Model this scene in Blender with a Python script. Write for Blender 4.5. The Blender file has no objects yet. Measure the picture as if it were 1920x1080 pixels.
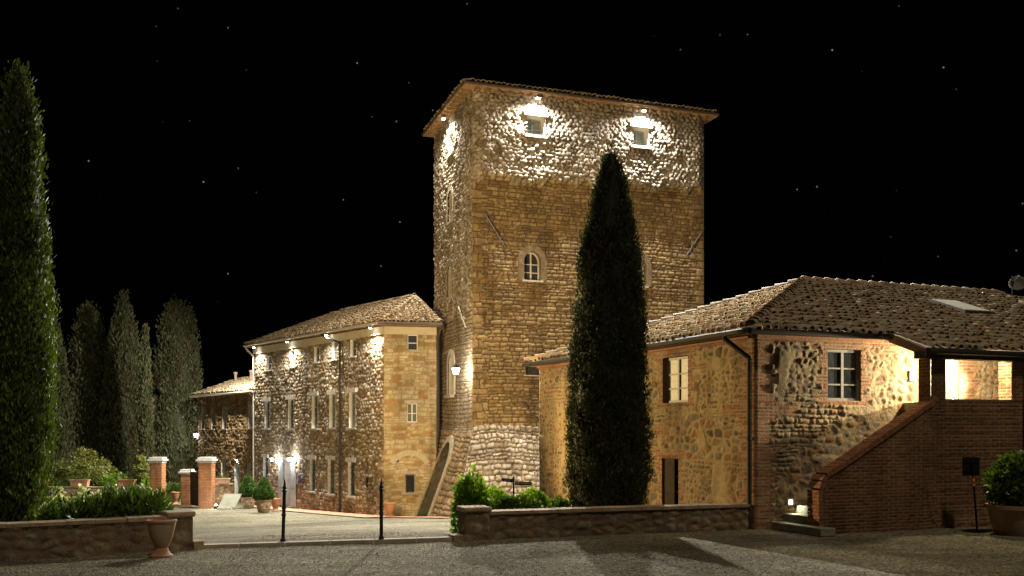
import bpy, math
import numpy as np
from mathutils import Vector, Matrix

SC = bpy.context.scene
COL = SC.collection
# ------------------------------------------------------------------ camera
F_PX, HZ, EYE = 1800.0, 810.0, 2.2
cam_d = bpy.data.cameras.new('camera')
cam = bpy.data.objects.new('camera', cam_d); COL.objects.link(cam)
cam.location = (0, 0, EYE); cam.rotation_euler = (math.radians(90), 0, 0)
cam_d.sensor_width = 36.0; cam_d.lens = F_PX / 1920 * 36.0
cam_d.shift_y = (HZ - 540) / 1920
cam_d.clip_end = 2000
SC.camera = cam
# ------------------------------------------------------------------ world: night sky with stars
w = bpy.data.worlds.new("World"); SC.world = w; w.use_nodes = True
nt = w.node_tree; nt.nodes.clear()
N = nt.nodes.new; LK = nt.links.new
out = N('ShaderNodeOutputWorld'); sky = N('ShaderNodeTexSky'); sky.sky_type = 'NISHITA'; sky.sun_disc = False
SUN_EL, SUN_AZ = math.radians(-8), math.radians(215)
sky.sun_elevation = SUN_EL; sky.sun_rotation = SUN_AZ
bg = N('ShaderNodeBackground'); bg.inputs['Strength'].default_value = 0.05
LK(sky.outputs[0], bg.inputs[0])
tc = N('ShaderNodeTexCoord'); vo = N('ShaderNodeTexVoronoi'); vo.inputs['Scale'].default_value = 54
LK(tc.outputs['Generated'], vo.inputs['Vector'])
lt = N('ShaderNodeMath'); lt.operation = 'LESS_THAN'; lt.inputs[1].default_value = 0.043
LK(vo.outputs['Distance'], lt.inputs[0])
sep = N('ShaderNodeSeparateColor'); LK(vo.outputs['Color'], sep.inputs[0])
pw = N('ShaderNodeMath'); pw.operation = 'POWER'; pw.inputs[1].default_value = 3.0; LK(sep.outputs[0], pw.inputs[0])
ml = N('ShaderNodeMath'); ml.operation = 'MULTIPLY'; LK(lt.outputs[0], ml.inputs[0]); LK(pw.outputs[0], ml.inputs[1])
m2 = N('ShaderNodeMath'); m2.operation = 'MULTIPLY'; m2.inputs[1].default_value = 0.22; LK(ml.outputs[0], m2.inputs[0])
bs = N('ShaderNodeBackground'); bs.inputs['Color'].default_value = (.75, .85, 1, 1); LK(m2.outputs[0], bs.inputs['Strength'])
bn = N('ShaderNodeBackground'); bn.inputs['Color'].default_value = (.6, .75, 1, 1); bn.inputs['Strength'].default_value = 0.0004
ad = N('ShaderNodeAddShader'); LK(bg.outputs[0], ad.inputs[0]); LK(bs.outputs[0], ad.inputs[1])
ad2 = N('ShaderNodeAddShader'); LK(ad.outputs[0], ad2.inputs[0]); LK(bn.outputs[0], ad2.inputs[1])
LK(ad2.outputs[0], out.inputs[0])
# dim warm sun added as overall fill for the night
sd = bpy.data.lights.new('night_fill', 'SUN'); sd.energy = 0.62; sd.angle = math.radians(4); sd.color = (1, .84, .62)
so = bpy.data.objects.new('night_fill', sd); COL.objects.link(so)
so.rotation_euler = (math.radians(29), 0, math.radians(16))
SC.view_settings.view_transform = 'Standard'; SC.view_settings.look = 'None'
SC.view_settings.exposure = 0.0; SC.view_settings.gamma = 1.0
SC.cycles.use_denoising = True
SC.cycles.sample_clamp_indirect = 3.0
SC.cycles.max_bounces = 6

# ------------------------------------------------------------------ small maths
RT = np.random.default_rng(7).random((256, 256))
def rnd2(a, b, k=0):
    return RT[(np.asarray(a).astype(np.int64) * 31 + k * 17) & 255, (np.asarray(b).astype(np.int64) * 13 + k * 29) & 255]
def sm(a, b, x):
    t = np.clip((x - a) / (b - a), 0, 1); return t * t * (3 - 2 * t)
def vnoise(x, y, k=0):
    x = np.asarray(x, float) + k * 7.31; y = np.asarray(y, float) + k * 3.77
    ix, iy = np.floor(x), np.floor(y); fx, fy = x - ix, y - iy
    fx = fx * fx * (3 - 2 * fx); fy = fy * fy * (3 - 2 * fy)
    ix = ix.astype(np.int64) & 255; iy = iy.astype(np.int64) & 255
    jx, jy = (ix + 1) & 255, (iy + 1) & 255
    return (RT[ix, iy] * (1 - fx) + RT[jx, iy] * fx) * (1 - fy) + (RT[ix, jy] * (1 - fx) + RT[jx, jy] * fx) * fy
def fbm(x, y, k=0):
    return .5 * vnoise(x, y, k) + .3 * vnoise(x * 2.1, y * 2.1, k + 1) + .2 * vnoise(x * 4.3, y * 4.3, k + 2)
def at(px, py, Y):
    return Vector(((px - 960) / F_PX * Y, Y, EYE - (py - HZ) / F_PX * Y))
def atx(px, Y): return (px - 960) / F_PX * Y
def kerb_y(X):
    X = np.asarray(X, float)
    return np.where(X < -6.1, 18.0 + (X + 6.1) * .62, np.where(X < -1.2, 18.0 + (X + 6.1) * .286, 19.4 + (X + 1.2) * .35))
def gz(X, Y):
    X = np.asarray(X, float); Y = np.asarray(Y, float)
    s = Y - kerb_y(np.clip(X, -22, 30)) - .3
    c = np.interp(s, [0, 26, 37, 60, 300], [0, -1.75, -2.0, -2.25, -3.0])
    xb = -1.0 - .075 * (Y - 19.5)
    return c * (1 - sm(xb - .2, xb + 1.6, X) * (1 - .9 * sm(24.5, 31, Y) * sm(2.2, .4, X)))

# ------------------------------------------------------------------ object helpers
def tag(o, label=None, cat=None, group=None, kind=None):
    if label: o['label'] = label
    if cat: o['category'] = cat
    if group: o['group'] = group
    if kind: o['kind'] = kind
    return o
def thing(name, loc, label, cat, group=None):
    o = bpy.data.objects.new(name, None); COL.objects.link(o)
    o.location = loc; o.empty_display_size = .3
    return tag(o, label, cat, group)
def wloc(o):
    v = Vector((0, 0, 0))
    while o is not None:
        if o.type == 'EMPTY': v += o.location
        o = o.parent
    return v
def link(name, me, parent=None):
    o = bpy.data.objects.new(name, me); COL.objects.link(o)
    if parent is not None:
        o.parent = parent
        o.matrix_parent_inverse = Matrix.Translation(-wloc(parent)) if parent.type == 'EMPTY' else Matrix.Identity(4)
    return o
def mk(name, V, F, mat, parent=None, attrs=None, smooth=False):
    """V (n,3); F array of equal-length faces or list of such arrays"""
    me = bpy.data.meshes.new(name)
    V = np.asarray(V, np.float32)
    if isinstance(F, np.ndarray): F = [F]
    F = [np.asarray(f) for f in F if len(f)]
    me.vertices.add(len(V)); me.vertices.foreach_set('co', V.ravel())
    nl = sum(f.size for f in F); nf = sum(len(f) for f in F)
    me.loops.add(nl); me.polygons.add(nf)
    me.loops.foreach_set('vertex_index', np.concatenate([f.ravel() for f in F]).astype(np.int32))
    tot = np.concatenate([np.full(len(f), f.shape[1]) for f in F]).astype(np.int32)
    st = np.concatenate([[0], np.cumsum(tot)[:-1]]).astype(np.int32)
    me.polygons.foreach_set('loop_start', st)
    if smooth: me.polygons.foreach_set('use_smooth', np.ones(nf, bool))
    me.update(calc_edges=True); me.validate()
    for k, a in (attrs or {}).items():
        at_ = me.attributes.new(k, 'FLOAT_COLOR', 'POINT')
        b = np.ones((len(V), 4), np.float32); b[:, :a.shape[1]] = a
        at_.data.foreach_set('color', b.ravel())
    me.materials.append(mat)
    return link(name, me, parent)

class MB:
    def __init__(s): s.v = []; s.f = []
    def add(s, vs, fs):
        n = len(s.v); s.v += [tuple(v) for v in vs]; s.f += [tuple(i + n for i in f) for f in fs]; return s
    def hexa(s, p):   # 8 points: bottom 4, top 4
        return s.add(p, [(3, 2, 1, 0), (4, 5, 6, 7), (0, 1, 5, 4), (1, 2, 6, 5), (2, 3, 7, 6), (3, 0, 4, 7)])
    def box(s, c, size, rz=0):
        x, y, z = [q / 2 for q in size]; R = Matrix.Rotation(rz, 3, 'Z'); c = Vector(c)
        return s.hexa([c + R @ Vector(q) for q in ((-x, -y, -z), (x, -y, -z), (x, y, -z), (-x, y, -z), (-x, -y, z), (x, -y, z), (x, y, z), (-x, y, z))])
    def bar(s, a, b, r, n=8, r2=None):
        a, b = Vector(a), Vector(b); d = (b - a); 
        if d.length < 1e-6: return s
        d.normalize(); u = d.orthogonal().normalized(); v = d.cross(u); r2 = r if r2 is None else r2
        P = [a + (u * math.cos(t) + v * math.sin(t)) * r for t in [2 * math.pi * i / n for i in range(n)]]
        Q = [b + (u * math.cos(t) + v * math.sin(t)) * r2 for t in [2 * math.pi * i / n for i in range(n)]]
        return s.add(P + Q, [(i, (i + 1) % n, n + (i + 1) % n, n + i) for i in range(n)] + [tuple(range(n))[::-1], tuple(range(n, 2 * n))])
    def tube(s, pts, r, n=8):
        for a, b in zip(pts[:-1], pts[1:]): s.bar(a, b, r, n)
        return s
    def lathe(s, c, prof, n=20):
        c = Vector(c); vs = []; fs = []
        for (r, z) in prof:
            vs += [c + Vector((r * math.cos(2 * math.pi * i / n), r * math.sin(2 * math.pi * i / n), z)) for i in range(n)]
        for k in range(len(prof) - 1):
            fs += [(k * n + i, k * n + (i + 1) % n, (k + 1) * n + (i + 1) % n, (k + 1) * n + i) for i in range(n)]
        fs += [tuple(range(n))[::-1], tuple(range((len(prof) - 1) * n, len(prof) * n))]
        return s.add(vs, fs)
    def build(s, name, mat, parent=None, smooth=False):
        me = bpy.data.meshes.new(name); me.from_pydata(s.v, [], s.f); me.materials.append(mat)
        if smooth:
            me.polygons.foreach_set('use_smooth', np.ones(len(me.polygons), bool))
            me.set_sharp_from_angle(angle=math.radians(40))
        me.update()
        return link(name, me, parent)

# ------------------------------------------------------------------ materials
def newmat(name):
    m = bpy.data.materials.new(name); m.use_nodes = True
    t = m.node_tree; b = t.nodes['Principled BSDF']; return m, t, b
def ramp(t, stops, interp='LINEAR'):
    r = t.nodes.new('ShaderNodeValToRGB'); e = r.color_ramp; e.interpolation = interp
    while len(e.elements) < len(stops): e.elements.new(.5)
    for el, (p, c) in zip(e.elements, stops): el.position = p; el.color = (*c, 1)
    return r
def noise(t, scale, detail=4, vec=None, rough=.55):
    n = t.nodes.new('ShaderNodeTexNoise'); n.inputs['Scale'].default_value = scale; n.inputs['Detail'].default_value = detail
    n.inputs['Roughness'].default_value = rough
    if vec is None:
        g = t.nodes.new('ShaderNodeNewGeometry'); vec = g.outputs['Position']
    t.links.new(vec, n.inputs['Vector']); return n
def mixc(t, a, b, f, mode='MIX'):
    m = t.nodes.new('ShaderNodeMix'); m.data_type = 'RGBA'; m.blend_type = mode
    for s, v in ((m.inputs[6], a), (m.inputs[7], b), (m.inputs[0], f)):
        if hasattr(v, 'links'): t.links.new(v, s)
        elif isinstance(v, (int, float)): s.default_value = v
        else: s.default_value = (*v, 1)
    return m.outputs[2]
def bump(t, b, h, dist, strength=1.0):
    n = t.nodes.new('ShaderNodeBump'); n.inputs['Distance'].default_value = dist; n.inputs['Strength'].default_value = strength
    t.links.new(h, n.inputs['Height']); t.links.new(n.outputs[0], b.inputs['Normal'])
def plain(name, c, rough=.7, var=.25, scale=6, bmp=0.0, bscale=40, metal=0, spec=.4, dirt=None):
    m, t, b = newmat(name)
    n = noise(t, scale, 5)
    c2 = tuple(q * (1 - var) for q in c); c3 = tuple(min(1, q * (1 + var)) for q in c)
    r = ramp(t, [(.3, c2), (.7, c3)]); t.links.new(n.outputs[0], r.inputs[0])
    col = r.outputs[0]
    if dirt:
        n2 = noise(t, scale * .35, 6); r2 = ramp(t, [(.5, (0, 0, 0)), (.68, (1, 1, 1))]); t.links.new(n2.outputs[0], r2.inputs[0])
        col = mixc(t, col, dirt, r2.outputs[0])
    t.links.new(col, b.inputs['Base Color'])
    b.inputs['Roughness'].default_value = rough; b.inputs['Metallic'].default_value = metal
    b.inputs['Specular IOR Level'].default_value = spec
    if bmp:
        n3 = noise(t, bscale, 4); bump(t, b, n3.outputs[0], bmp)
    return m
def stone_mat(name, pal, mortar, brick=((.31, .14, .07), (.40, .20, .105), (.25, .115, .06), (.40, .24, .14)), bmortar=(.36, .29, .2), var=.5, bmp=.012):
    m, t, b = newmat(name)
    a = t.nodes.new('ShaderNodeAttribute'); a.attribute_name = 'stone'
    s = t.nodes.new('ShaderNodeSeparateColor'); t.links.new(a.outputs['Color'], s.inputs[0])
    n = len(pal); r = ramp(t, [(i / n, c) for i, c in enumerate(pal)], 'CONSTANT'); t.links.new(s.outputs[0], r.inputs[0])
    nz = noise(t, 9, 6, rough=.65); nr = ramp(t, [(.25, (1 - var,) * 3), (.75, (1 + var * .6,) * 3)]); t.links.new(nz.outputs[0], nr.inputs[0])
    col = mixc(t, r.outputs[0], nr.outputs[0], 1.0, 'MULTIPLY')
    big = noise(t, .55, 5); br = ramp(t, [(.35, (.72, .70, .68)), (.65, (1.12, 1.08, 1.0))]); t.links.new(big.outputs[0], br.inputs[0])
    nm = noise(t, 30, 3); mr = ramp(t, [(.3, tuple(q * .7 for q in mortar)), (.7, mortar)]); t.links.new(nm.outputs[0], mr.inputs[0])
    col = mixc(t, mr.outputs[0], col, s.outputs[1])
    bk = ramp(t, [(i / len(brick), c) for i, c in enumerate(brick)], 'CONSTANT'); t.links.new(s.outputs[0], bk.inputs[0])
    bcol = mixc(t, bk.outputs[0], nr.outputs[0], 1.0, 'MULTIPLY')
    bcol = mixc(t, bmortar, bcol, s.outputs[1])
    col = mixc(t, col, bcol, s.outputs[2])
    col = mixc(t, col, br.outputs[0], 1.0, 'MULTIPLY')
    gp = t.nodes.new('ShaderNodeNewGeometry'); mp = t.nodes.new('ShaderNodeMapping'); mp.inputs['Scale'].default_value = (1.1, 1.1, .13); t.links.new(gp.outputs['Position'], mp.inputs[0])
    stn = noise(t, 1.0, 6, mp.outputs[0], .65); sr = ramp(t, [(.36, (.66, .64, .62)), (.52, (1.0, 1.0, 1.0)), (.7, (1.08, 1.07, 1.05))]); t.links.new(stn.outputs[0], sr.inputs[0])
    col = mixc(t, col, sr.outputs[0], 1.0, 'MULTIPLY')
    t.links.new(col, b.inputs['Base Color']); b.inputs['Roughness'].default_value = .92
    b.inputs['Specular IOR Level'].default_value = .25
    n3 = noise(t, 26, 5, rough=.65); bump(t, b, n3.outputs[0], bmp * 2)
    return m
def leaf_mat(name, dark, mid, light, trans=.35, rough=.5, spec=.35):
    m, t, b = newmat(name)
    a = t.nodes.new('ShaderNodeAttribute'); a.attribute_name = 'tint'
    s = t.nodes.new('ShaderNodeSeparateColor'); t.links.new(a.outputs['Color'], s.inputs[0])
    r = ramp(t, [(0, dark), (.5, mid), (1, light)]); t.links.new(s.outputs[0], r.inputs[0])
    gt = t.nodes.new('ShaderNodeMath'); gt.operation = 'GREATER_THAN'; gt.inputs[1].default_value = 1.5; t.links.new(s.outputs[0], gt.inputs[0])
    t.links.new(mixc(t, r.outputs[0], (.085, .055, .028), gt.outputs[0]), b.inputs['Base Color']); b.inputs['Roughness'].default_value = rough
    b.inputs['Specular IOR Level'].default_value = spec
    tr = t.nodes.new('ShaderNodeBsdfTranslucent'); t.links.new(mixc(t, r.outputs[0], (1.3, 1.5, .5), 1.0, 'MULTIPLY'), tr.inputs[0])
    mx = t.nodes.new('ShaderNodeMixShader'); mx.inputs[0].default_value = trans
    t.links.new(b.outputs[0], mx.inputs[1]); t.links.new(tr.outputs[0], mx.inputs[2])
    t.links.new(mx.outputs[0], t.nodes['Material Output'].inputs[0])
    return m
def emit_mat(name, c, s):
    m, t, b = newmat(name)
    b.inputs['Base Color'].default_value = (.9, .9, .88, 1)
    b.inputs['Emission Color'].default_value = (*c, 1); b.inputs['Emission Strength'].default_value = s
    return m
def tile_mat(name, pal):
    m, t, b = newmat(name)
    a = t.nodes.new('ShaderNodeAttribute'); a.attribute_name = 'tint'
    s = t.nodes.new('ShaderNodeSeparateColor'); t.links.new(a.outputs['Color'], s.inputs[0])
    n = len(pal); r = ramp(t, [(i / (n - 1), c) for i, c in enumerate(pal)]); t.links.new(s.outputs[0], r.inputs[0])
    nz = noise(t, 14, 6, rough=.7); nr = ramp(t, [(.3, (.55, .52, .5)), (.7, (1.2, 1.15, 1.05))]); t.links.new(nz.outputs[0], nr.inputs[0])
    col = mixc(t, r.outputs[0], nr.outputs[0], 1.0, 'MULTIPLY')
    l = noise(t, 5, 6, rough=.7); lr = ramp(t, [(.56, (0, 0, 0)), (.66, (.8, .8, .8))]); t.links.new(l.outputs[0], lr.inputs[0])
    col = mixc(t, col, (.30, .27, .19), lr.outputs[0])
    t.links.new(col, b.inputs['Base Color']); b.inputs['Roughness'].default_value = .9
    bump(t, b, nz.outputs[0], .01)
    return m
def gravel_mat(name):
    m, t, b = newmat(name)
    g = t.nodes.new('ShaderNodeNewGeometry')
    v = t.nodes.new('ShaderNodeTexVoronoi'); v.inputs['Scale'].default_value = 26; t.links.new(g.outputs['Position'], v.inputs['Vector'])
    s = t.nodes.new('ShaderNodeSeparateColor'); t.links.new(v.outputs['Color'], s.inputs[0])
    r = ramp(t, [(0, (.095, .09, .068)), (.35, (.195, .184, .138)), (.7, (.29, .275, .215)), (1, (.47, .45, .37))]); t.links.new(s.outputs[0], r.inputs[0])
    big = noise(t, .35, 6, g.outputs['Position']); br = ramp(t, [(.35, (.72, .68, .56)), (.65, (1.12, 1.08, .94))]); t.links.new(big.outputs[0], br.inputs[0])
    mp = t.nodes.new('ShaderNodeMapping'); mp.inputs['Scale'].default_value = (.16, 1.5, 1); mp.inputs['Rotation'].default_value = (0, 0, .16); t.links.new(g.outputs['Position'], mp.inputs[0])
    trk = noise(t, 1.0, 4, mp.outputs[0], .6); tr = ramp(t, [(.38, (.80, .80, .80)), (.6, (1.1, 1.1, 1.1))]); t.links.new(trk.outputs[0], tr.inputs[0])
    br_out = mixc(t, br.outputs[0], tr.outputs[0], 1.0, 'MULTIPLY')
    mid = noise(t, 5, 6, g.outputs['Position'], .7); mr = ramp(t, [(.3, (.62, .62, .62)), (.7, (1.2, 1.2, 1.2))]); t.links.new(mid.outputs[0], mr.inputs[0])
    col = mixc(t, mixc(t, r.outputs[0], br_out, 1.0, 'MULTIPLY'), mr.outputs[0], 1.0, 'MULTIPLY')
    t.links.new(col, b.inputs['Base Color']); b.inputs['Roughness'].default_value = .95; b.inputs['Specular IOR Level'].default_value = .2
    inv = t.nodes.new('ShaderNodeMath'); inv.operation = 'SUBTRACT'; inv.inputs[0].default_value = 1; t.links.new(v.outputs['Distance'], inv.inputs[1])
    ad = t.nodes.new('ShaderNodeMath'); ad.operation = 'ADD'; t.links.new(inv.outputs[0], ad.inputs[0]); t.links.new(mid.outputs[0], ad.inputs[1])
    bump(t, b, ad.outputs[0], .035)
    return m
def paving_mat(name):
    m, t, b = newmat(name)
    g = t.nodes.new('ShaderNodeNewGeometry'); mp = t.nodes.new('ShaderNodeMapping'); mp.inputs['Rotation'].default_value = (0, 0, math.radians(-51)); t.links.new(g.outputs['Position'], mp.inputs[0])
    k = t.nodes.new('ShaderNodeTexBrick'); k.inputs['Scale'].default_value = 1; k.inputs['Brick Width'].default_value = .3; k.inputs['Row Height'].default_value = .15
    k.inputs['Mortar Size'].default_value = .008; k.inputs['Color1'].default_value = (.52, .25, .14, 1); k.inputs['Color2'].default_value = (.6, .34, .2, 1); k.inputs['Mortar'].default_value = (.35, .27, .2, 1)
    t.links.new(mp.outputs[0], k.inputs[0])
    n = noise(t, 4, 5); r = ramp(t, [(.3, (.75, .72, .7)), (.7, (1.15, 1.12, 1.1))]); t.links.new(n.outputs[0], r.inputs[0])
    t.links.new(mixc(t, k.outputs[0], r.outputs[0], 1.0, 'MULTIPLY'), b.inputs['Base Color']); b.inputs['Roughness'].default_value = .85
    return m

M = {}
M['tower'] = stone_mat('tower_stone', [(.34, .25, .13), (.42, .32, .17), (.24, .17, .09), (.38, .29, .17), (.46, .36, .20), (.29, .20, .10)], (.13, .09, .05), ((.44, .41, .36), (.34, .305, .25), (.52, .49, .44), (.27, .23, .17), (.40, .36, .29), (.46, .42, .35)), (.13, .095, .06))
M['villa'] = stone_mat('villa_stone', [(.40, .34, .25), (.30, .22, .13), (.48, .43, .35), (.36, .27, .15), (.52, .47, .4), (.26, .18, .1)], (.16, .115, .065))
M['villa_end'] = stone_mat('villa_end_stone', [(.56, .48, .31), (.50, .41, .24), (.60, .54, .38), (.38, .28, .14), (.42, .26, .12), (.54, .47, .32), (.58, .50, .35)], (.42, .34, .20), var=.4)
M['annex'] = stone_mat('annex_stone', [(.34, .25, .14), (.28, .18, .09), (.40, .32, .2), (.3, .17, .09), (.36, .28, .18)], (.2, .14, .08))
M['rubble'] = stone_mat('rubble_stone', [(.34, .25, .13), (.22, .15, .08), (.40, .31, .18), (.15, .115, .08), (.33, .17, .07), (.24, .21, .17), (.30, .2, .1)], (.48, .38, .22))
M['rubble_front'] = stone_mat('rubble_front_stone', [(.42, .33, .20), (.29, .21, .12), (.48, .39, .25), (.20, .155, .11), (.36, .20, .10), (.32, .28, .22)], (.42, .34, .22))
M['brick'] = stone_mat('old_brick', [(.3, .2, .1)], (.3, .2, .1), brick=((.23, .09, .042), (.29, .12, .055), (.18, .075, .04), (.33, .155, .08), (.25, .13, .07)), bmortar=(.38, .31, .21))
M['lowwall'] = stone_mat('low_wall_stone', [(.30, .24, .17), (.22, .16, .11), (.36, .30, .22), (.26, .17, .1)], (.27, .21, .15))
M['tile'] = tile_mat('roof_tile', [(.22, .165, .12), (.50, .35, .22), (.56, .46, .31), (.62, .56, .43), (.40, .36, .29)])
M['tile_base'] = plain('roof_underlay', (.12, .08, .055), .95, .4, 5)
M['plaster'] = plain('pale_plaster', (.52, .47, .34), .9, .12, 3)
M['reveal'] = plain('white_plaster_reveal', (.74, .73, .68), .85, .06, 6)
M['whitestone'] = plain('pale_stone', (.60, .57, .50), .85, .14, 5, .006, 30)
M['greystone'] = plain('grey_stone', (.40, .37, .31), .9, .22, 5, .01, 30)
M['whitewood'] = plain('white_painted_wood', (.72, .71, .66), .5, .06, 8)
M['greywood'] = plain('grey_painted_wood', (.24, .235, .21), .55, .1, 8)
M['shutter'] = plain('grey_green_shutter', (.36, .38, .38), .6, .1, 8)
M['darkwood'] = plain('dark_timber', (.05, .033, .022), .8, .4, 7, .006, 30)
M['wood'] = plain('eave_timber', (.30, .20, .11), .85, .3, 6)
M['soffit'] = plain('eave_brick_soffit', (.38, .25, .15), .9, .25, 5)
M['iron'] = plain('black_iron', (.018, .017, .017), .5, .3, 20, 0, metal=.4)
M['rust'] = plain('rusty_iron', (.085, .055, .038), .7, .4, 12)
M['gutter'] = plain('brown_gutter', (.11, .075, .05), .45, .2, 6, metal=.3)
M['zinc'] = plain('pale_gutter', (.50, .47, .38), .45, .12, 6, metal=.2)
M['darkpipe'] = plain('dark_downpipe', (.045, .038, .03), .7, .2, 8, metal=.15, spec=.25)
M['terracotta'] = plain('terracotta', (.46, .22, .12), .85, .22, 4, .004, 30, dirt=(.44, .34, .25))
M['terracotta_old'] = plain('weathered_terracotta', (.40, .27, .17), .9, .25, 6, .006, 30, dirt=(.32, .29, .22))
M['soil'] = plain('soil', (.04, .028, .018), .95, .4, 10)
M['glass'] = plain('dark_window_glass', (.028, .03, .03), .08, .3, 3, spec=.5)
M['curtain'] = plain('curtained_glass', (.46, .44, .36), .5, .25, 14)
M['trim'] = plain('brown_stone_trim', (.20, .15, .08), .9, .35, 5, .012, 24)
M['trim_grey'] = plain('grey_brown_stone_trim', (.36, .32, .24), .9, .3, 5, .012, 24)
M['darkreveal'] = plain('dark_doorway_stone', (.085, .075, .05), .92, .4, 5, .012, 20)
M['curtain_green'] = plain('green_curtained_glass', (.115, .13, .10), .3, .3, 5)
M['curtain_dark'] = plain('blue_curtained_glass', (.05, .055, .065), .15, .35, 12)
M['step'] = plain('mossy_stone', (.30, .29, .22), .9, .3, 5, .01, 25, dirt=(.2, .22, .11))
M['coping'] = plain('coping_stone', (.36, .27, .18), .9, .3, 5, .012, 22)
M['gravel'] = gravel_mat('gravel')
M['paving'] = paving_mat('terracotta_paving')
M['kerb'] = plain('kerb_stone', (.48, .42, .33), .9, .2, 4, .008, 25)
M['cyp'] = leaf_mat('cypress_foliage', (.018, .022, .010), (.055, .065, .026), (.11, .12, .045), .12, .6, .25)
M['cyp_green'] = leaf_mat('green_cypress_foliage', (.025, .042, .010), (.085, .125, .024), (.17, .21, .04), .3, .5, .35)
M['cyp_far'] = leaf_mat('far_cypress_foliage', (.045, .05, .022), (.095, .10, .048), (.16, .16, .08), .25, .6, .25)
M['leaf'] = leaf_mat('shrub_leaves', (.025, .05, .012), (.06, .11, .022), (.12, .19, .035), .35, .42, .45)
M['leaf_bright'] = leaf_mat('bright_shrub_leaves', (.05, .10, .012), (.13, .22, .025), (.24, .34, .05), .55, .45, .4)
M['leaf_dark'] = leaf_mat('dark_glossy_leaves', (.028, .055, .014), (.08, .13, .028), (.15, .21, .045), .32, .32, .5)
M['box'] = leaf_mat('boxwood_leaves', (.03, .06, .012), (.06, .12, .02), (.11, .19, .035), .3, .5, .35)
M['citrus'] = leaf_mat('citrus_leaves', (.09, .105, .024), (.17, .18, .045), (.27, .26, .08), .35, .42, .4)
M['petal'] = leaf_mat('white_petals', (.55, .52, .5), (.7, .68, .65), (.85, .82, .78), .45, .6, .3)
M['bark'] = plain('bark', (.10, .075, .05), .95, .4, 10, .02, 20)
M['lampglass'] = emit_mat('lantern_glass_lit', (1, .9, .72), 30)
M['ledglass'] = emit_mat('spotlight_lens_lit', (1, .97, .9), 60)
M['signblue'] = plain('dark_blue_sign', (.022, .024, .06), .4, .1, 5)
M['signblack'] = plain('black_sign', (.014, .013, .016), .4, .1, 5)
M['lettering'] = plain('white_lettering', (.7, .7, .7), .5, .03, 5)
M['dish'] = plain('weathered_dish', (.20, .20, .17), .7, .2, 8)
M['shutterdark'] = plain('dark_slatted_shutter', (.07, .055, .042), .95, .25, 9, spec=.03)
M['slab'] = plain('pale_slab', (.34, .34, .26), .8, .14, 4)
M['slabtext'] = plain('faded_lettering', (.30, .30, .24), .8, .1, 4)
M['red'] = plain('red_reflector', (.7, .05, .03), .4, .05, 5)
M['yellow'] = plain('yellow_reflector', (.8, .62, .2), .4, .05, 5)
M['blue'] = plain('blue_plastic', (.04, .06, .3), .5, .1, 5)
M['metal'] = plain('brushed_metal', (.45, .44, .42), .35, .1, 8, metal=.8)

# ------------------------------------------------------------------ wall faces
class Face:
    """vertical face: origin (x,y), horizontal unit direction d, outward normal n"""
    def __init__(s, o, d, flip=False):
        d = Vector((d[0], d[1])).normalized(); s.o = Vector(o[:2]); s.d = d
        n = Vector((d.y, -d.x)); s.n = -n if flip else n
    def P(s, u, z, k=0.0):
        q = s.o + s.d * u + s.n * k; return Vector((q.x, q.y, z))
    def u(s, px):
        r = (px - 960) / F_PX
        return (r * s.o.y - s.o.x) / (s.d.x - r * s.d.y)
    def uz(s, px, py):
        u = s.u(px); Y = (s.o + s.d * u).y
        return u, EYE - (py - HZ) / F_PX * Y
    def box(s, mb, u0, u1, z0, z1, k0, k1):
        return mb.hexa([s.P(u0, z0, k1), s.P(u1, z0, k1), s.P(u1, z0, k0), s.P(u0, z0, k0), s.P(u0, z1, k1), s.P(u1, z1, k1), s.P(u1, z1, k0), s.P(u0, z1, k0)])

def courses(u, z, rh, rw, seed, joint=.02, depth=.03, warp=.5, soft=.05):
    rg = np.random.default_rng(seed)
    uu = u + warp * .35 * (vnoise(u * 1.7, z * 1.7, seed) - .5) * rw * 2 + warp * .25 * (vnoise(u * 5, z * 5, seed + 9) - .5) * rh
    zz = z + warp * (vnoise(u * .45, z * .3, seed + 1) - .5) * rh * 1.2 + warp * .45 * (vnoise(u * 4, z * 4, seed + 2) - .5) * rh
    rb = -6 + np.concatenate([[0], np.cumsum(rh * rg.uniform(.6, 1.45, int(34 / rh)))])
    ri = np.clip(np.searchsorted(rb, zz) - 1, 0, len(rb) - 2)
    zb, zt = rb[ri], rb[ri + 1]
    ww = (rw * rg.uniform(.7, 1.3, len(rb)))[ri]; off = (rg.random(len(rb)) * 10 + 40)[ri]
    x = (uu + off) / ww; c = np.floor(x)
    def bd(c): return c + .62 * rnd2(ri, c, seed)
    c = np.where(x < bd(c), c - 1, c)
    l, r = bd(c) * ww, bd(c + 1) * ww
    d = np.minimum(np.minimum(x * ww - l, r - x * ww), np.minimum(zz - zb, zt - zz))
    d = d + .018 * (vnoise(u * 14, z * 14, seed + 4) - .5)
    m = sm(joint * .5, joint * .5 + .022, d)
    idv = rnd2(ri, c, seed + 5)
    h = depth * (m * (.45 + .55 * rnd2(ri, c, seed + 6)) * (1 - .45 * np.exp(-np.clip(d, 0, 1) / soft)))
    h = h + depth * .35 * (fbm(u * 7, z * 7, seed + 3) - .5) * m
    return h, idv, m
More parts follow.
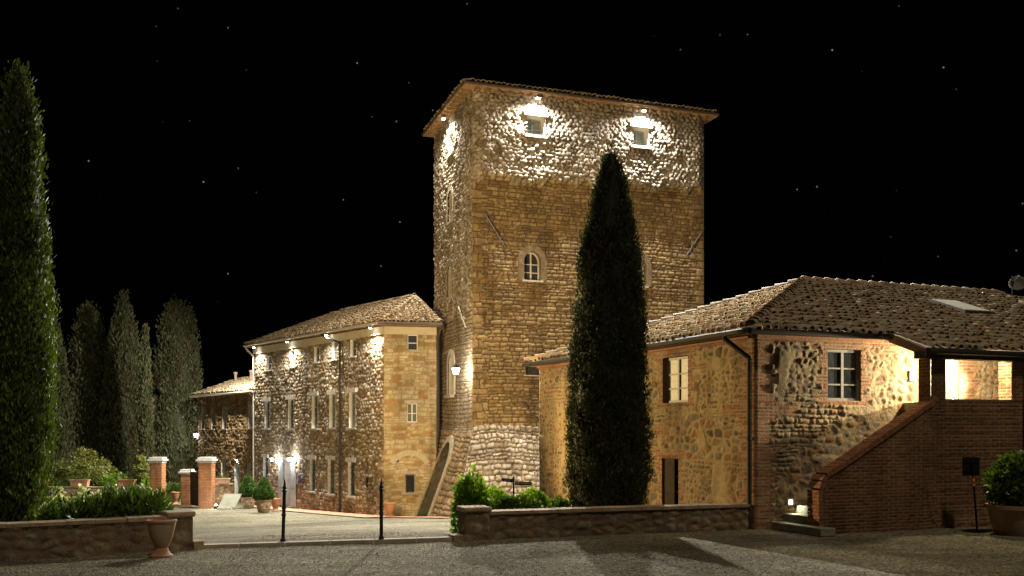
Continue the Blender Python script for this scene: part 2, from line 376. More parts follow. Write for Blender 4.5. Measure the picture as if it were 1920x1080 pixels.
def rubble(u, z, cw, ch, seed, depth=.03, fill=.02, spread=.05):
    uu = u + .3 * cw * (vnoise(u * 4, z * 4, seed) - .5); zz = z + .3 * ch * (vnoise(u * 4, z * 4, seed + 1) - .5)
    x, y = uu / cw, zz / ch; ix, iy = np.floor(x), np.floor(y)
    f1 = np.full(u.shape, 9.); f2 = np.full(u.shape, 9.); ca = np.zeros(u.shape); cb = np.zeros(u.shape)
    for a in (-1, 0, 1):
        for b in (-1, 0, 1):
            sx, sy = ix + a, iy + b
            d = np.hypot(sx + .5 + .85 * (rnd2(sx + 50, sy + 80, seed) - .5) - x, sy + .5 + .85 * (rnd2(sx + 50, sy + 80, seed + 3) - .5) - y)
            c1 = d < f1
            f2 = np.where(c1, f1, np.minimum(f2, d)); ca = np.where(c1, sx, ca); cb = np.where(c1, sy, cb); f1 = np.minimum(f1, d)
    idv = rnd2(ca + 50, cb + 80, seed + 5)
    d = (f2 - f1) * .5 * min(cw, ch) * 1.2 - fill - spread * rnd2(ca + 50, cb + 80, seed + 6) ** 2
    d = d + .02 * (vnoise(u * 12, z * 12, seed + 4) - .5)
    m = sm(0, .02, d)
    h = depth * m * (.4 + .6 * rnd2(ca + 50, cb + 80, seed + 7)) * (1 - .5 * np.exp(-np.clip(d, 0, 1) / .05))
    h = h + depth * .35 * (fbm(u * 7, z * 7, seed + 3) - .5)
    return h, idv, m
def cobbles(u, z, cw, ch, seed, depth=.1):
    """rounded field stones bedded in rough courses"""
    zz = z + .5 * ch * (vnoise(u * 1.1, z * .5, seed) - .5) + .3 * ch * (vnoise(u * 6, z * 6, seed + 1) - .5)
    r = np.floor(zz / ch); x = u / cw + .5 * (r % 2)
    f1 = np.full(u.shape, 9.); f2 = np.full(u.shape, 9.); ca = np.zeros(u.shape); cb = np.zeros(u.shape)
    y = zz / ch
    for b in (-1, 0, 1):
        rr = r + b; xs = u / cw + .5 * (rr % 2) ; ix = np.floor(xs)
        for a in (-1, 0, 1):
            sx = ix + a; jx = sx + .5 + .7 * (rnd2(sx + 90, rr + 80, seed) - .5); jy = rr + .5 + .5 * (rnd2(sx + 90, rr + 80, seed + 3) - .5)
            d = np.hypot((jx - xs) * cw / ch * .8, jy - y) * (.85 + .3 * rnd2(sx + 90, rr + 80, seed + 8))
            c1 = d < f1
            f2 = np.where(c1, f1, np.minimum(f2, d)); ca = np.where(c1, sx, ca); cb = np.where(c1, rr, cb); f1 = np.minimum(f1, d)
    e = (f2 - f1) + .12 * (vnoise(u * 13, z * 13, seed + 4) - .5)
    m = sm(.03, .16, e); dome = 1 - np.exp(-np.clip(e, 0, 2) / .16)
    h = depth * m * dome * (.45 + .75 * rnd2(ca + 90, cb + 80, seed + 7)) + depth * .7 * (fbm(u * 7, z * 7, seed + 3) - .5) * m + depth * .5 * (fbm(u * 1.6, z * 1.6, seed + 12) - .5)
    return h, rnd2(ca + 90, cb + 80, seed + 5), m
def brickwork(u, z, seed, rh=.073, rw=.27, depth=.012):
    r = np.floor(z / rh); x = (u + (r % 2) * rw * .5 + 20) / rw; c = np.floor(x)
    d = np.minimum(np.minimum(x - c, c + 1 - x) * rw, np.minimum(z - r * rh, (r + 1) * rh - z))
    m = sm(.005, .014, d + .006 * (vnoise(u * 20, z * 20, seed) - .5))
    return depth * m * (.7 + .3 * rnd2(r + 90, c, seed + 1)), rnd2(r + 90, c, seed + 2), m

def inhole(u, z, H, grow=0.0):
    u0, u1, z0, z1, rise = H
    k = (u > u0 - grow) & (u < u1 + grow) & (z > z0 - grow) & (z < z1 + grow)
    if rise > 0:
        c, a = (u0 + u1) / 2, (u1 - u0) / 2 + grow; zs = z1 - rise
        k &= (z < zs) | ((((u - c) / a) ** 2 + ((z - zs) / (rise + grow)) ** 2) < 1)
    return k
def gridline(a, b, res, snaps):
    n = max(2, int(round((b - a) / res)) + 1); g = np.linspace(a, b, n)
    for s in snaps:
        if a < s < b:
            i = 1 + np.argmin(np.abs(g[1:-1] - s)); g[i] = s
    return g
def sheet(name, F, u0, u1, z0, z1, res, pat, mat, parent, holes=(), push=None, umap=None, keep=None, edge=.1):
    """displaced masonry sheet on face F; pat(u,z)->(h,id,mortar,brick)"""
    us = gridline(u0, u1, res, [h[i] for h in holes for i in (0, 1)]); zs = gridline(z0, z1, res, [h[i] for h in holes for i in (2, 3)])
    U, Z = np.meshgrid(us, zs); U0 = U.copy()
    if umap is not None: U = umap(U, Z)
    h, idv, m, bk = pat(U, Z)
    e = np.minimum(U0 - u0, u1 - U0); h = h * sm(0, edge, e)
    k = h + (push(U, Z) if push is not None else 0)
    X = F.o.x + F.d.x * U + F.n.x * k; Y = F.o.y + F.d.y * U + F.n.y * k
    V = np.stack([X, Y, Z], -1).reshape(-1, 3)
    nz, nu = U.shape; I = np.arange(nz * nu).reshape(nz, nu)
    Q = np.stack([I[:-1, :-1], I[:-1, 1:], I[1:, 1:], I[1:, :-1]], -1).reshape(-1, 4)
    cu = ((U[:-1, :-1] + U[1:, 1:]) / 2).ravel(); cz = ((Z[:-1, :-1] + Z[1:, 1:]) / 2).ravel()
    ok = np.ones(len(Q), bool)
    for H in holes: ok &= ~inhole(cu, cz, H)
    if keep is not None: ok &= keep(cu, cz)
    Q = Q[ok]
    if F.n.dot(Vector((F.d.y, -F.d.x))) < 0: Q = Q[:, ::-1]
    att = np.stack([np.broadcast_to(idv, U.shape).ravel(), np.broadcast_to(m, U.shape).ravel(), np.broadcast_to(bk, U.shape).ravel()], -1)
    return mk(name, V, Q, mat, parent, {'stone': att}, smooth=True)
def outline(H, inset=0.0, n=10):
    u0, u1, z0, z1, rise = H
    u0 += inset; u1 -= inset; z0 += inset; z1 -= inset
    if rise <= 0: return [(u0, z0), (u1, z0), (u1, z1), (u0, z1)]
    r = rise - inset * .5; c, a = (u0 + u1) / 2, (u1 - u0) / 2; zs = z1 - r
    return [(u0, z0), (u1, z0)] + [(c + a * math.cos(math.pi * i / n), zs + r * math.sin(math.pi * i / n)) for i in range(n + 1)]

def window(parent, F, H, depth=.2, reveal='whitestone', frame='whitewood', pane='glass', cols=2, rows=2, lintel=None, sill=None, bars=False, fw=.06, off=None, surround=None, lmat='whitestone', name='window', top_push=0.0, label=None):
    off = off or (lambda u, z: 0.0)
    o1 = outline(H); mb = MB(); n = len(o1)
    P0 = [F.P(u, z, off(u, z) + .012) for u, z in o1]; P1 = [F.P(u, z, -depth - .1) for u, z in o1]
    mb.add(P0 + P1, [(i, (i + 1) % n, n + (i + 1) % n, n + i) for i in range(n)])
    rv = mb.build(name, M[reveal], parent)
    if label: rv['label'] = label
    fb = MB(); o2 = outline(H, .004); o3 = outline(H, fw)
    A = [F.P(u, z, -depth) for u, z in o2]; B = [F.P(u, z, -depth) for u, z in o3]; C = [F.P(u, z, -depth - .05) for u, z in o3]
    fb.add(A + B + C, [(i, (i + 1) % n, n + (i + 1) % n, n + i) for i in range(n)] + [(n + i, n + (i + 1) % n, 2 * n + (i + 1) % n, 2 * n + i) for i in range(n)])
    u0, u1, z0, z1, rise = H; ztop = z1 - fw - (rise * .3 if rise else 0)
    for i in range(1, cols):
        c = u0 + (u1 - u0) * i / cols; F.box(fb, c - fw * .55, c + fw * .55, z0 + fw, z1 - fw, -depth - .045, -depth + .006)
    for j in range(1, rows):
        c = z0 + (ztop - z0) * j / rows; F.box(fb, u0 + fw, u1 - fw, c - .018, c + .018, -depth - .04, -depth + .001)
    fb.build('frame', M[frame], rv)
    pb = MB(); pb.add([F.P(u, z, -depth - .03) for u, z in outline(H, fw * .5)], [tuple(range(n))]); pb.build('pane', M[pane], rv)
    if lintel:
        ex, hh, pr = lintel; lb = MB(); F.box(lb, u0 - ex, u1 + ex, z1 + .003, z1 + hh, -.1, off(u0, z1) + pr + top_push); lb.build('lintel', M[lmat], rv)
    if sill:
        ex, hh, pr = sill; lb = MB(); F.box(lb, u0 - ex, u1 + ex, z0 - hh, z0 - .003, -depth, off(u0, z0) + pr); lb.build('sill', M[lmat], rv)
    if surround:
        sw, pr, smat = surround; a = outline(H, 0.0, 12); q = MB(); b = outline((u0 - sw, u1 + sw, z0 - .0, z1 + sw, rise + sw if rise else 0), 0, 12); n2 = len(a)
        a = a[1:] + a[:1]; b = b[1:] + b[:1]
        f0 = [F.P(u, z, off(u, z) + pr) for u, z in a]; f1 = [F.P(u, z, off(u, z) + pr) for u, z in b]; f2 = [F.P(u, z, -.1) for u, z in b]
        q.add(f0 + f1 + f2, [(i, n2 + i, n2 + i + 1, i + 1) for i in range(n2 - 1)] + [(n2 + i, 2 * n2 + i, 2 * n2 + i + 1, n2 + i + 1) for i in range(n2 - 1)])
        q.build('surround', M[smat], rv)
    if bars:
        bb = MB(); nb = 3
        for i in range(1, nb + 1):
            c = u0 + (u1 - u0) * i / (nb + 1); bb.bar(F.P(c, z0, -.06), F.P(c, z1 - rise * .3, -.06), .011, 5)
        k = max(2, int((z1 - z0) / .28))
        for j in range(1, k):
            c = z0 + (z1 - z0) * j / k; bb.bar(F.P(u0, c, -.06), F.P(u1, c, -.06), .009, 5)
        bb.build('window_bars', M['iron'], rv)
    return rv

# ------------------------------------------------------------------ roofs
def roof_tiles(name, P0, e, s, poly, parent, mat='tile', pitch=.2, row=.34, r=.082, seed=1, base=True, lift=.0, hf=.95):
    """P0 eave origin, e along eave, s upslope unit (3D), poly list of (a,b) in metres"""
    rg = np.random.default_rng(seed)
    e = np.array(e, float); e /= np.linalg.norm(e); s = np.array(s, float); s /= np.linalg.norm(s); nn = np.cross(e, s); nn /= np.linalg.norm(nn)
    if nn[2] < 0: nn = -nn
    P0 = np.array(P0, float); pa = np.array(poly, float)
    a = np.arange(pa[:, 0].min() + pitch / 2, pa[:, 0].max(), pitch); b = np.arange(pa[:, 1].min(), pa[:, 1].max() + row, row)
    A, B = np.meshgrid(a, b); A = A.ravel(); B = B.ravel()
    ca, cb = A, B + row * .45
    ins = np.zeros(len(A), bool); j = len(pa) - 1
    for i in range(len(pa)):
        xi, yi = pa[i]; xj, yj = pa[j]
        with np.errstate(divide='ignore', invalid='ignore'):
            c = ((yi > cb) != (yj > cb)) & (ca < (xj - xi) * (cb - yi) / (yj - yi + 1e-12) + xi)
        ins ^= c; j = i
    A, B = A[ins], B[ins]; n = len(A)
    K = 7; th = np.linspace(-.05, math.pi + .05, K)
    Ln = row * 1.18; ang = rg.normal(0, .05, n); tl = rg.normal(0, .016, n); A = A + rg.normal(0, .010, n); B = B + rg.normal(0, .03, n) + .05 * (vnoise(A * .8, B * .8, seed % 30) - .5)
    sc = rg.uniform(.9, 1.1, n)
    rings = []
    for (t, rad, up, inner) in ((0, 1.0, .045, 0), (Ln, .82, .0, 0), (0, .82, .045, 1)):
        x = np.cos(th)[None] * r * rad * sc[:, None]; zz = np.sin(th)[None] * r * rad * hf * sc[:, None] + up + lift + tl[:, None] * (1 - t / Ln)
        da = x + np.sin(ang)[:, None] * t; db = np.full_like(x, t)
        rings.append(P0 + (A[:, None] + da)[..., None] * e + (B[:, None] + db)[..., None] * s + zz[..., None] * nn)
    V = np.concatenate([q.reshape(-1, 3) for q in rings]); I = np.arange(3 * n * K).reshape(3, n, K)
    q1 = np.stack([I[0][:, :-1], I[0][:, 1:], I[1][:, 1:], I[1][:, :-1]], -1).reshape(-1, 4)
    q2 = np.stack([I[0][:, 1:], I[0][:, :-1], I[2][:, :-1], I[2][:, 1:]], -1).reshape(-1, 4)
    tint = np.repeat(np.clip(rg.beta(2, 2, n) + .0, 0, 1), K); tint = np.tile(tint, 3)[:, None]
    # pan tiles below: wavy base built as the polygon itself
    bp = P0 + pa[:, :1] * e + pa[:, 1:] * s + nn * .012
    V = np.concatenate([V, bp, bp - nn * .09]); tint = np.concatenate([tint, np.zeros((2 * len(pa), 1)) + .05])
    nb = 3 * n * K; m = len(pa)
    fs = [np.concatenate([q1, q2])]
    fs.append(np.arange(nb, nb + m)[None]); fs.append(np.arange(nb + m, nb + 2 * m)[::-1][None])
    sd_ = np.array([[nb + i, nb + (i + 1) % m, nb + m + (i + 1) % m, nb + m + i] for i in range(m)])
    fs.append(sd_)
    return mk(name, V, fs, M[mat], parent, {'tint': np.repeat(tint, 3, 1)}, smooth=False)
def ridge_tiles(name, A, B, parent, r=.12, step=.4, seed=3, mat='tile'):
    rg = np.random.default_rng(seed); A = Vector(A); B = Vector(B); d = (B - A); L = d.length; d.normalize()
    side = d.cross(Vector((0, 0, 1))).normalized(); up = side.cross(d)
    V = []; Fc = []; T = []; n = int(L / step); K = 7
    for i in range(n):
        p = A + d * (i * step); t = rg.random(); sc = rg.uniform(.92, 1.08); roll = rg.normal(0, .06)
        for (dist, rad, lf) in ((0, 1.0, .05), (step * 1.15, .85, .0), (0, .85, .05)):
            for k in range(K):
                th = math.pi * k / (K - 1) + roll
                V.append(p + d * dist + side * (math.cos(th) * r * rad * sc) + up * (math.sin(th) * r * rad * .85 * sc + lf)); T.append(t)
        b = i * 3 * K
        for k in range(K - 1):
            Fc.append((b + k, b + k + 1, b + K + k + 1, b + K + k)); Fc.append((b + k + 1, b + k, b + 2 * K + k, b + 2 * K + k + 1))
    T = np.array(T)[:, None]
    return mk(name, np.array([tuple(v) for v in V]), np.array(Fc), M[mat], parent, {'tint': np.repeat(T, 3, 1)})
def solid(name, pts_bottom, pts_top, mat, parent):
    n = len(pts_bottom); mb = MB()
    mb.add(list(pts_bottom) + list(pts_top), [tuple(range(n))[::-1], tuple(range(n, 2 * n))] + [(i, (i + 1) % n, n + (i + 1) % n, n + i) for i in range(n)])
    return mb.build(name, M[mat], parent)

# ------------------------------------------------------------------ foliage
def leaves_mesh(C, D, L, W, tint, rg):
    n = len(C); D = D / np.linalg.norm(D, axis=1, keepdims=True)
    R = rg.normal(size=(n, 3)); S = np.cross(D, R); S /= np.linalg.norm(S, axis=1, keepdims=True) + 1e-9
    Nn = np.cross(S, D)
    L = np.broadcast_to(L, (n,))[:, None]; W = np.broadcast_to(W, (n,))[:, None]
    a = C - D * L * .5; b = C + S * W * .5 + Nn * W * .12; c = C + D * L * .5; d = C - S * W * .5 + Nn * W * .12
    V = np.stack([a, b, c, d], 1).reshape(-1, 3); Q = np.arange(4 * n).reshape(n, 4)
    return V, Q, np.repeat(tint, 4)
def cypress(name, base, prof, mat, label, group, seed, n=16000, L=.17, W=.05, clump=.22, rough=.12, trunk_h=.5, lean=0.0, ragged=1.0):
    """prof: list of (height above base, radius)"""
    rg = np.random.default_rng(seed); base = Vector(base)
    T = thing(name, base, label, 'tree', group)
    hs = np.array([p[0] for p in prof]); rs = np.array([p[1] for p in prof]); H = hs[-1]
    tb = MB(); tb.bar(base - Vector((0, 0, .2)), base + Vector((0, 0, H * .6)), .16 if rs.max() < 1.4 else .3, 10, .05); tb.build('trunk', M['bark'], T)
    # clumps
    nc = n // 40; area = np.cumsum(np.interp(np.linspace(hs[0], H, 200), hs, rs) + .08); area /= area[-1]
    hc = np.interp(rg.random(nc), area, np.linspace(hs[0], H, 200)); an = rg.random(nc) * 2 * math.pi
    rr = np.interp(hc, hs, rs) * (1 + rough * ragged * np.clip(rg.normal(0, 1, nc), -2, 1.6)) * rg.choice([1.07, 1.0, .93, .82], nc, p=[.06, .54, .25, .15])
    rr = rr * (1 + .12 * ragged * (vnoise(an * 3.2 + 40, hc * .7, seed % 40) - .5)) ; rr = np.clip(rr - clump * .25, .02, None)
    cc = np.stack([rr * np.cos(an) + lean * hc, rr * np.sin(an), hc], -1)
    ct = np.clip(.55 * rg.beta(1.6, 2.2, nc) + .75 * (vnoise(an * 5 + 40, hc * 1.1 + 9, seed % 37) - .25), 0, 1)
    ci = np.repeat(np.arange(nc), 40); m = len(ci)
    loc = np.clip(rg.normal(size=(m, 3)), -1.9, 1.9) * np.array([.33, .33, .62]) * clump
    C = cc[ci] + loc; outv = np.stack([np.cos(an), np.sin(an), np.zeros(nc)], -1)[ci]
    D = outv * .35 + np.array([0, 0, 1.0]) + rg.normal(size=(m, 3)) * .33
    tint = np.clip(ct[ci] * .8 + rg.random(m) * .3 + loc[:, 2] / clump * .1, 0, 1)
    brown = (vnoise(an * 2.6 + 40, hc * 1.3 + 5, seed % 31) > .74) & (rg.random(nc) < .6); tint = np.where(brown[ci] & (rg.random(m) < .7), 2.0, tint)
    V, Q, t = leaves_mesh(C, D, L * rg.uniform(.6, 1.4, m), W * rg.uniform(.6, 1.4, m), tint, rg)
    # dense core
    nu, nv = 20, 30; hh = np.linspace(hs[0], H * .985, nv); ang = np.linspace(0, 2 * math.pi, nu, endpoint=False)
    HH, AA = np.meshgrid(hh, ang, indexing='ij'); R = np.interp(HH, hs, rs) * (.80 + .14 * vnoise(AA * 3, HH * 2.5 / max(.4, rs.max()), seed)) 
    K = np.stack([R * np.cos(AA) + lean * HH, R * np.sin(AA), HH], -1).reshape(-1, 3)
    I = np.arange(nu * nv).reshape(nv, nu); J = np.roll(I, -1, 1)
    q = np.stack([I[:-1], J[:-1], J[1:], I[1:]], -1).reshape(-1, 4) + len(V)
    V = np.concatenate([V, K]) + np.array(base); t = np.concatenate([t, np.zeros(len(K))])
    mk('crown', V, np.concatenate([Q, q]), M[mat], T, {'tint': np.repeat(t[:, None], 3, 1)})
    return T
def bush_leaves(center, rad, n, L, W, rg, up=.4, shell=.55, flat=0.0):
    d = rg.normal(size=(n, 3)); d /= np.linalg.norm(d, axis=1, keepdims=True)
    if flat: d[:, 2] = np.abs(d[:, 2]) * (1 - flat) + d[:, 2] * flat
    r = (shell + (1 - shell) * rg.random(n) ** .6)
    lump = .82 + .36 * vnoise(d[:, 0] * 2.2 + 5, d[:, 1] * 2.2 + d[:, 2] * 2.2 + 5, int(rg.integers(50)))
    shoot = np.where(rg.random(n) < .05, 1.18, 1.0); r = r * shoot
    C = d * (r * lump)[:, None] * np.array(rad) + np.array(center)
    D = d + np.array([0, 0, up]) + rg.normal(size=(n, 3)) * .55
    cl = vnoise(C[:, 0] * 3.5 / max(rad) * 1.3, C[:, 2] * 3.5 / max(rad) * 1.3 + C[:, 1], 4)
    tint = np.clip(cl * .7 + rg.random(n) * .45 - .05, 0, 1)
    sz = rg.uniform(.45, 1.55, n); return leaves_mesh(C, D, L * sz, W * sz * rg.uniform(.8, 1.2, n), tint, rg)
def join(parts):
    V = []; Q = []; T = []; k = 0
    for v, q, t in parts: V.append(v); Q.append(q + k); T.append(t); k += len(v)
    return np.concatenate(V), np.concatenate(Q), np.concatenate(T)
def shrub(name, loc, blobs, mat, label, cat, group=None, seed=1, n=1500, L=.1, W=.045, stems=True, flowers=None, up=.4, shell=.5):
    """blobs: list of (dx,dy,dz,rx,ry,rz)"""
    rg = np.random.default_rng(seed); loc = Vector(loc)
    T = thing(name, loc, label, cat, group)
    vols = np.array([b[3] * b[4] + b[3] * b[5] for b in blobs]); vols = vols / vols.sum()
    parts = [bush_leaves((loc.x + b[0], loc.y + b[1], loc.z + b[2]), b[3:6], max(30, int(n * v)), L, W, rg, up, shell) for b, v in zip(blobs, vols)]
    V, Q, t = join(parts)
    mk('foliage', V, Q, M[mat], T, {'tint': np.repeat(t[:, None], 3, 1)})
    if stems:
        sb = MB()
        for b in blobs[:6]:
            sb.bar(loc + Vector((b[0] * .4, b[1] * .4, -.05)), loc + Vector((b[0], b[1], b[2])), .018, 6, .008)
        sb.build('stem', M['bark'], T)
    if flowers:
        nf, fs, zmin = flowers; src = V[::4][t[::4] > -1]; src = src[src[:, 2] > loc.z + zmin]; pick = src[rg.integers(0, len(src), nf)]
        k = 9; C = np.repeat(pick, k, 0) + rg.normal(size=(nf * k, 3)) * fs * .45; D = rg.normal(size=(nf * k, 3)) + np.array([0, 0, .6])
        v, q, tt = leaves_mesh(C, D, np.full(nf * k, fs), np.full(nf * k, fs * .8), rg.random(nf * k), rg)
        mk('blossom', v, q, M['petal'], T, {'tint': np.repeat(tt[:, None], 3, 1)})
    return T

# ------------------------------------------------------------------ lights
def spot(name, parent, loc, target, power, size, blend=.5, col=(1, .93, .8), rad=.04):
    d = bpy.data.lights.new(name, 'SPOT'); d.energy = power; d.spot_size = math.radians(size); d.spot_blend = blend; d.color = col; d.shadow_soft_size = rad
    o = bpy.data.objects.new(name, d); COL.objects.link(o)
    v = (Vector(target) - Vector(loc)); q = v.to_track_quat('-Z', 'Y')
    o.location = loc; o.rotation_euler = q.to_euler()
    if parent is not None:
        o.parent = parent; o.matrix_parent_inverse = Matrix.Translation(-wloc(parent))
    return o
def point(name, parent, loc, power, col=(1, .9, .75), rad=.06):
    d = bpy.data.lights.new(name, 'POINT'); d.energy = power; d.color = col; d.shadow_soft_size = rad
    o = bpy.data.objects.new(name, d); COL.objects.link(o); o.location = loc
    if parent is not None:
        o.parent = parent; o.matrix_parent_inverse = Matrix.Translation(-wloc(parent))
    return o

# ================================================================== GROUND
def ground():
    xs = np.concatenate([np.linspace(-260, -34, 20), np.arange(-32, -12, 1.0), np.arange(-12, 14, .3), np.arange(14, 34, 1.5), np.linspace(36, 260, 16)])
    ys = np.concatenate([np.linspace(-30, 8, 12), np.arange(9, 27, .2), np.arange(27, 66, .5), np.arange(66, 100, 3), np.linspace(104, 420, 16)])
    X, Y = np.meshgrid(xs, ys); Z = gz(X, Y)
    near = (np.abs(X) < 14) & (Y < 60) & (Y > 8)
    Z = Z + np.where(near, .05 * (fbm(X * .5, Y * .5, 3) - .5) + .02 * (fbm(X * 2.2, Y * 2.2, 5) - .5), 0)
    I = np.arange(X.size).reshape(X.shape)
    Q = np.stack([I[:-1, :-1], I[:-1, 1:], I[1:, 1:], I[1:, :-1]], -1).reshape(-1, 4)
    g = mk('ground', np.stack([X, Y, Z], -1).reshape(-1, 3), Q, M['gravel'], None, smooth=True)
    tag(g, kind='structure', label='pale gravel ground of the courtyard and forecourt')
ground()
def draped(name, quad, mat, nu, nv, lift=.045):
    q = [Vector((p[0], p[1])) for p in quad]; V = []
    for j in range(nv + 1):
        for i in range(nu + 1):
            a, b = i / nu, j / nv; p = q[0].lerp(q[1], a).lerp(q[3].lerp(q[2], a), b)
            V.append((p.x, p.y, float(gz(p.x, p.y)) + lift))
    I = np.arange((nu + 1) * (nv + 1)).reshape(nv + 1, nu + 1)
    Q = np.stack([I[:-1, :-1], I[:-1, 1:], I[1:, 1:], I[1:, :-1]], -1).reshape(-1, 4)
    return mk(name, V, Q, M[mat])

# ================================================================== FACES
Bv = Vector((-6.0, 45.0)); FV = Face(Bv, (-.6206, .7841), True); FE = Face(Bv, (.979, .203))
Cv = Vector((5.46, 21.6)); RR = Face(Cv, (.935, .355)); RL = Face(Cv, (-.399, .917), True)
Av = Vector((-1.73, 42.0)); TR = Face(Av, (.9417, .3363)); TL = Face(Av, (-.321, .947), True)
Lv = FV.o + FV.d * 14.66; FA = Face(Lv - FV.n * .25, (FV.d.x, FV.d.y), True)

pv = draped('paving', [FV.P(-.4, 0, 1.25), FV.P(13.6, 0, 1.25), FV.P(13.6, 0, -.05), FV.P(-.4, 0, -.05)], 'paving', 28, 4)
tag(pv, kind='structure', label='terracotta paving strip along the long stone house')
pv2 = draped('paving', [FV.P(-.42, 0, 1.25), (-2.0, 38.3), (-3.1, 41.2), FV.P(-.42, 0, -.05)], 'paving', 16, 6, .05)
tag(pv2, kind='structure', label='terracotta paved path leading to the arched tower door')
ks = []
for i in range(6):
    x0 = -6.0 + i * .82; x1 = x0 + .80
    ks.append((x0, x1))
kb = MB()
for x0, x1 in ks:
    y0, y1 = float(kerb_y(x0)), float(kerb_y(x1))
    kb.hexa([(x0, y0 - .02, -.2), (x1, y1 - .02, -.2), (x1, y1 + .22, -.2), (x0, y0 + .22, -.2), (x0, y0 - .02, .075), (x1, y1 - .02, .075), (x1, y1 + .22, .07), (x0, y0 + .22, .07)])
tag(kb.build('kerb', M['kerb']), kind='structure', label='low stone kerb across the gateway')

# ================================================================== TOWER
tower = thing('stone_tower', (2.5, 45.5, float(gz(-2.3, 39.5))), 'massive square medieval stone tower with battered base and flat tiled roof', 'tower')
ZT, ZB = 2.5, -2.0
def fa(Z, amp): return amp * np.clip((ZT - Z) / 4.1, 0, None) ** 1.08
aF = lambda Z: fa(Z, 2.17); bF = lambda Z: fa(Z, 1.445)
TLR, TLL, TH = 11.58, 6.75, 17.2
hw1, hw2 = (2.443, 3.287, 15.40, 16.25, 0), (7.66, 8.50, 15.44, 16.30, 0)
hw3, hw4 = (2.40, 3.20, 8.98, 10.27, .42), (7.68, 8.48, 9.0, 10.3, .42)
hw5 = (2.47, 3.25, 4.75, 5.42, 0)
def seam(u): return 13.25 + .04 * u + .35 * (vnoise(u * .5, u * 0, 11) - .5) + .4 * (vnoise(u * 2.3, u * 0, 12) - .5) + .25 * (vnoise(u * 7, u * 0, 14) - .5)
def pat_tr(u, z):
    hu, iu, mu = cobbles(u, z, .24, .17, 21, .10)
    hm, im, mm = courses(u, z, .15, .34, 22, .022, .036, .75, .03)
    hq, iq, mq = courses(u, z, .30, .75, 24, .022, .04, .4, .03); qn = (u < .45 + .25 * (np.floor(z / .3) % 2)) | (u > TLR - .45 - .25 * (np.floor(z / .3) % 2)); hm, im, mm = np.where(qn, hq, hm), np.where(qn, iq, im), np.where(qn, mq, mm)
    hole = rnd2(np.round(im * 9973), np.round(im * 7919), 3) > .985; hm = np.where(hole, -.05, hm)
    hb, ib, mb_ = courses(u, z, .19, .28, 23, .035, .10, 1.3, .05)
    hb = hb + .05 * (fbm(u * 3.5, z * 3.5, 19) - .5)
    up = z > seam(u); lo = z < ZT + .12 * (vnoise(u * 3, u * 0, 4) - .5)
    h = np.where(up, hu, np.where(lo, hb, hm)); i = np.where(up, iu, np.where(lo, ib, im)); m = np.where(up, mu, np.where(lo, mb_, mm))
    return h, i, m, np.where(up | lo, 1.0, .12 * vnoise(u * .8, z * .8, 2))
def push_tr(u, z):
    e = np.minimum(u, TLR - u)
    return aF(z) + .22 * sm(-.12, .10, z - seam(u)) * sm(0, .5, e) + .05 * (fbm(u * .6, z * .6, 31) - .5) * sm(0, .5, e)
sheet('wall', TR, 0, TLR, ZB, TH, .045, pat_tr, M['tower'], tower, (hw1, hw2, hw3, hw4, hw5), push_tr, lambda U, Z: -bF(Z) + U * (TLR + bF(Z)) / TLR)
hl1 = (2.95, 3.75, 15.3, 16.25, 0); hl2 = (3.1, 3.9, 12.15, 13.6, .4); hl3 = (3.3, 4.05, 8.6, 10.1, .38); hl4 = (3.05, 3.95, 3.95, 5.85, .45)
hld = (2.0, 3.68, -1.9, 1.75, 1.3)
def pat_tl(u, z):
    hu, iu, mu = cobbles(u, z, .25, .18, 41, .09)
    hm, im, mm = courses(u, z, .16, .34, 42, .022, .04, .8, .03)
    hb, ib, mb_ = courses(u, z, .24, .34, 43, .03, .085, .9, .06)
    up = z > 7.6 + .8 * (vnoise(u * 1.5, u * 0, 3) - .5); lo = z < 2.2
    h = np.where(up, hu, np.where(lo, hb, hm)); i = np.where(up, iu, np.where(lo, ib, im)); m = np.where(up, mu, np.where(lo, mb_, mm))
    return h, i, m, np.where(up, .9, np.where(lo, .25, .6))
sheet('wall', TL, 0, TLL, ZB, TH, .045, pat_tl, M['tower'], tower, (hl1, hl2, hl3, hl4, hld), lambda u, z: bF(z), lambda U, Z: -aF(Z) + U * (TLL + aF(Z)) / TLL)
# rear walls
q = TR.P(TLR, 0); p0 = TL.P(TLL, 0); p1 = p0 + (q - TR.P(0, 0))
mb = MB(); mb.add([(p0.x, p0.y, ZB), (p1.x, p1.y, ZB), (p1.x, p1.y, TH), (p0.x, p0.y, TH), (q.x, q.y, ZB), (q.x, q.y, TH)], [(0, 1, 2, 3), (1, 4, 5, 2)])
mb.build('rear_wall', plain('rear_stone', (.34, .28, .19), .9, .3, 3, .03, 6), tower)
# windows on the broad face
for H in (hw1, hw2):
    window(tower, TR, H, .22, frame='greywood', pane='curtain_green', rows=2, lintel=(.14, .19, .10), sill=(.12, .11, .10), off=lambda u, z: .27, lmat='whitestone')
for H in (hw3, hw4):
    window(tower, TR, H, .2, reveal='trim', rows=3, sill=(.10, .07, .10), surround=(.28, .05, 'trim'), lmat='whitestone', pane='curtain_dark')
window(tower, TR, hw5, .2, reveal='greystone', frame='darkwood', pane='glass', rows=2, sill=(.08, .06, .05), lmat='greystone')
window(tower, TL, hl1, .3, frame='darkwood', pane='glass', cols=1, rows=2, off=lambda u, z: .06, sill=(.08, .1, .1))
window(tower, TL, hl2, .25, reveal='greystone', frame='greywood', rows=2, surround=(.2, .09, 'trim_grey'), sill=(.12, .1, .12), lmat='greystone')
window(tower, TL, hl3, .25, reveal='greystone', frame='darkwood', rows=2, surround=(.42, .06, 'trim_grey'), sill=(.12, .1, .1), lmat='greystone')
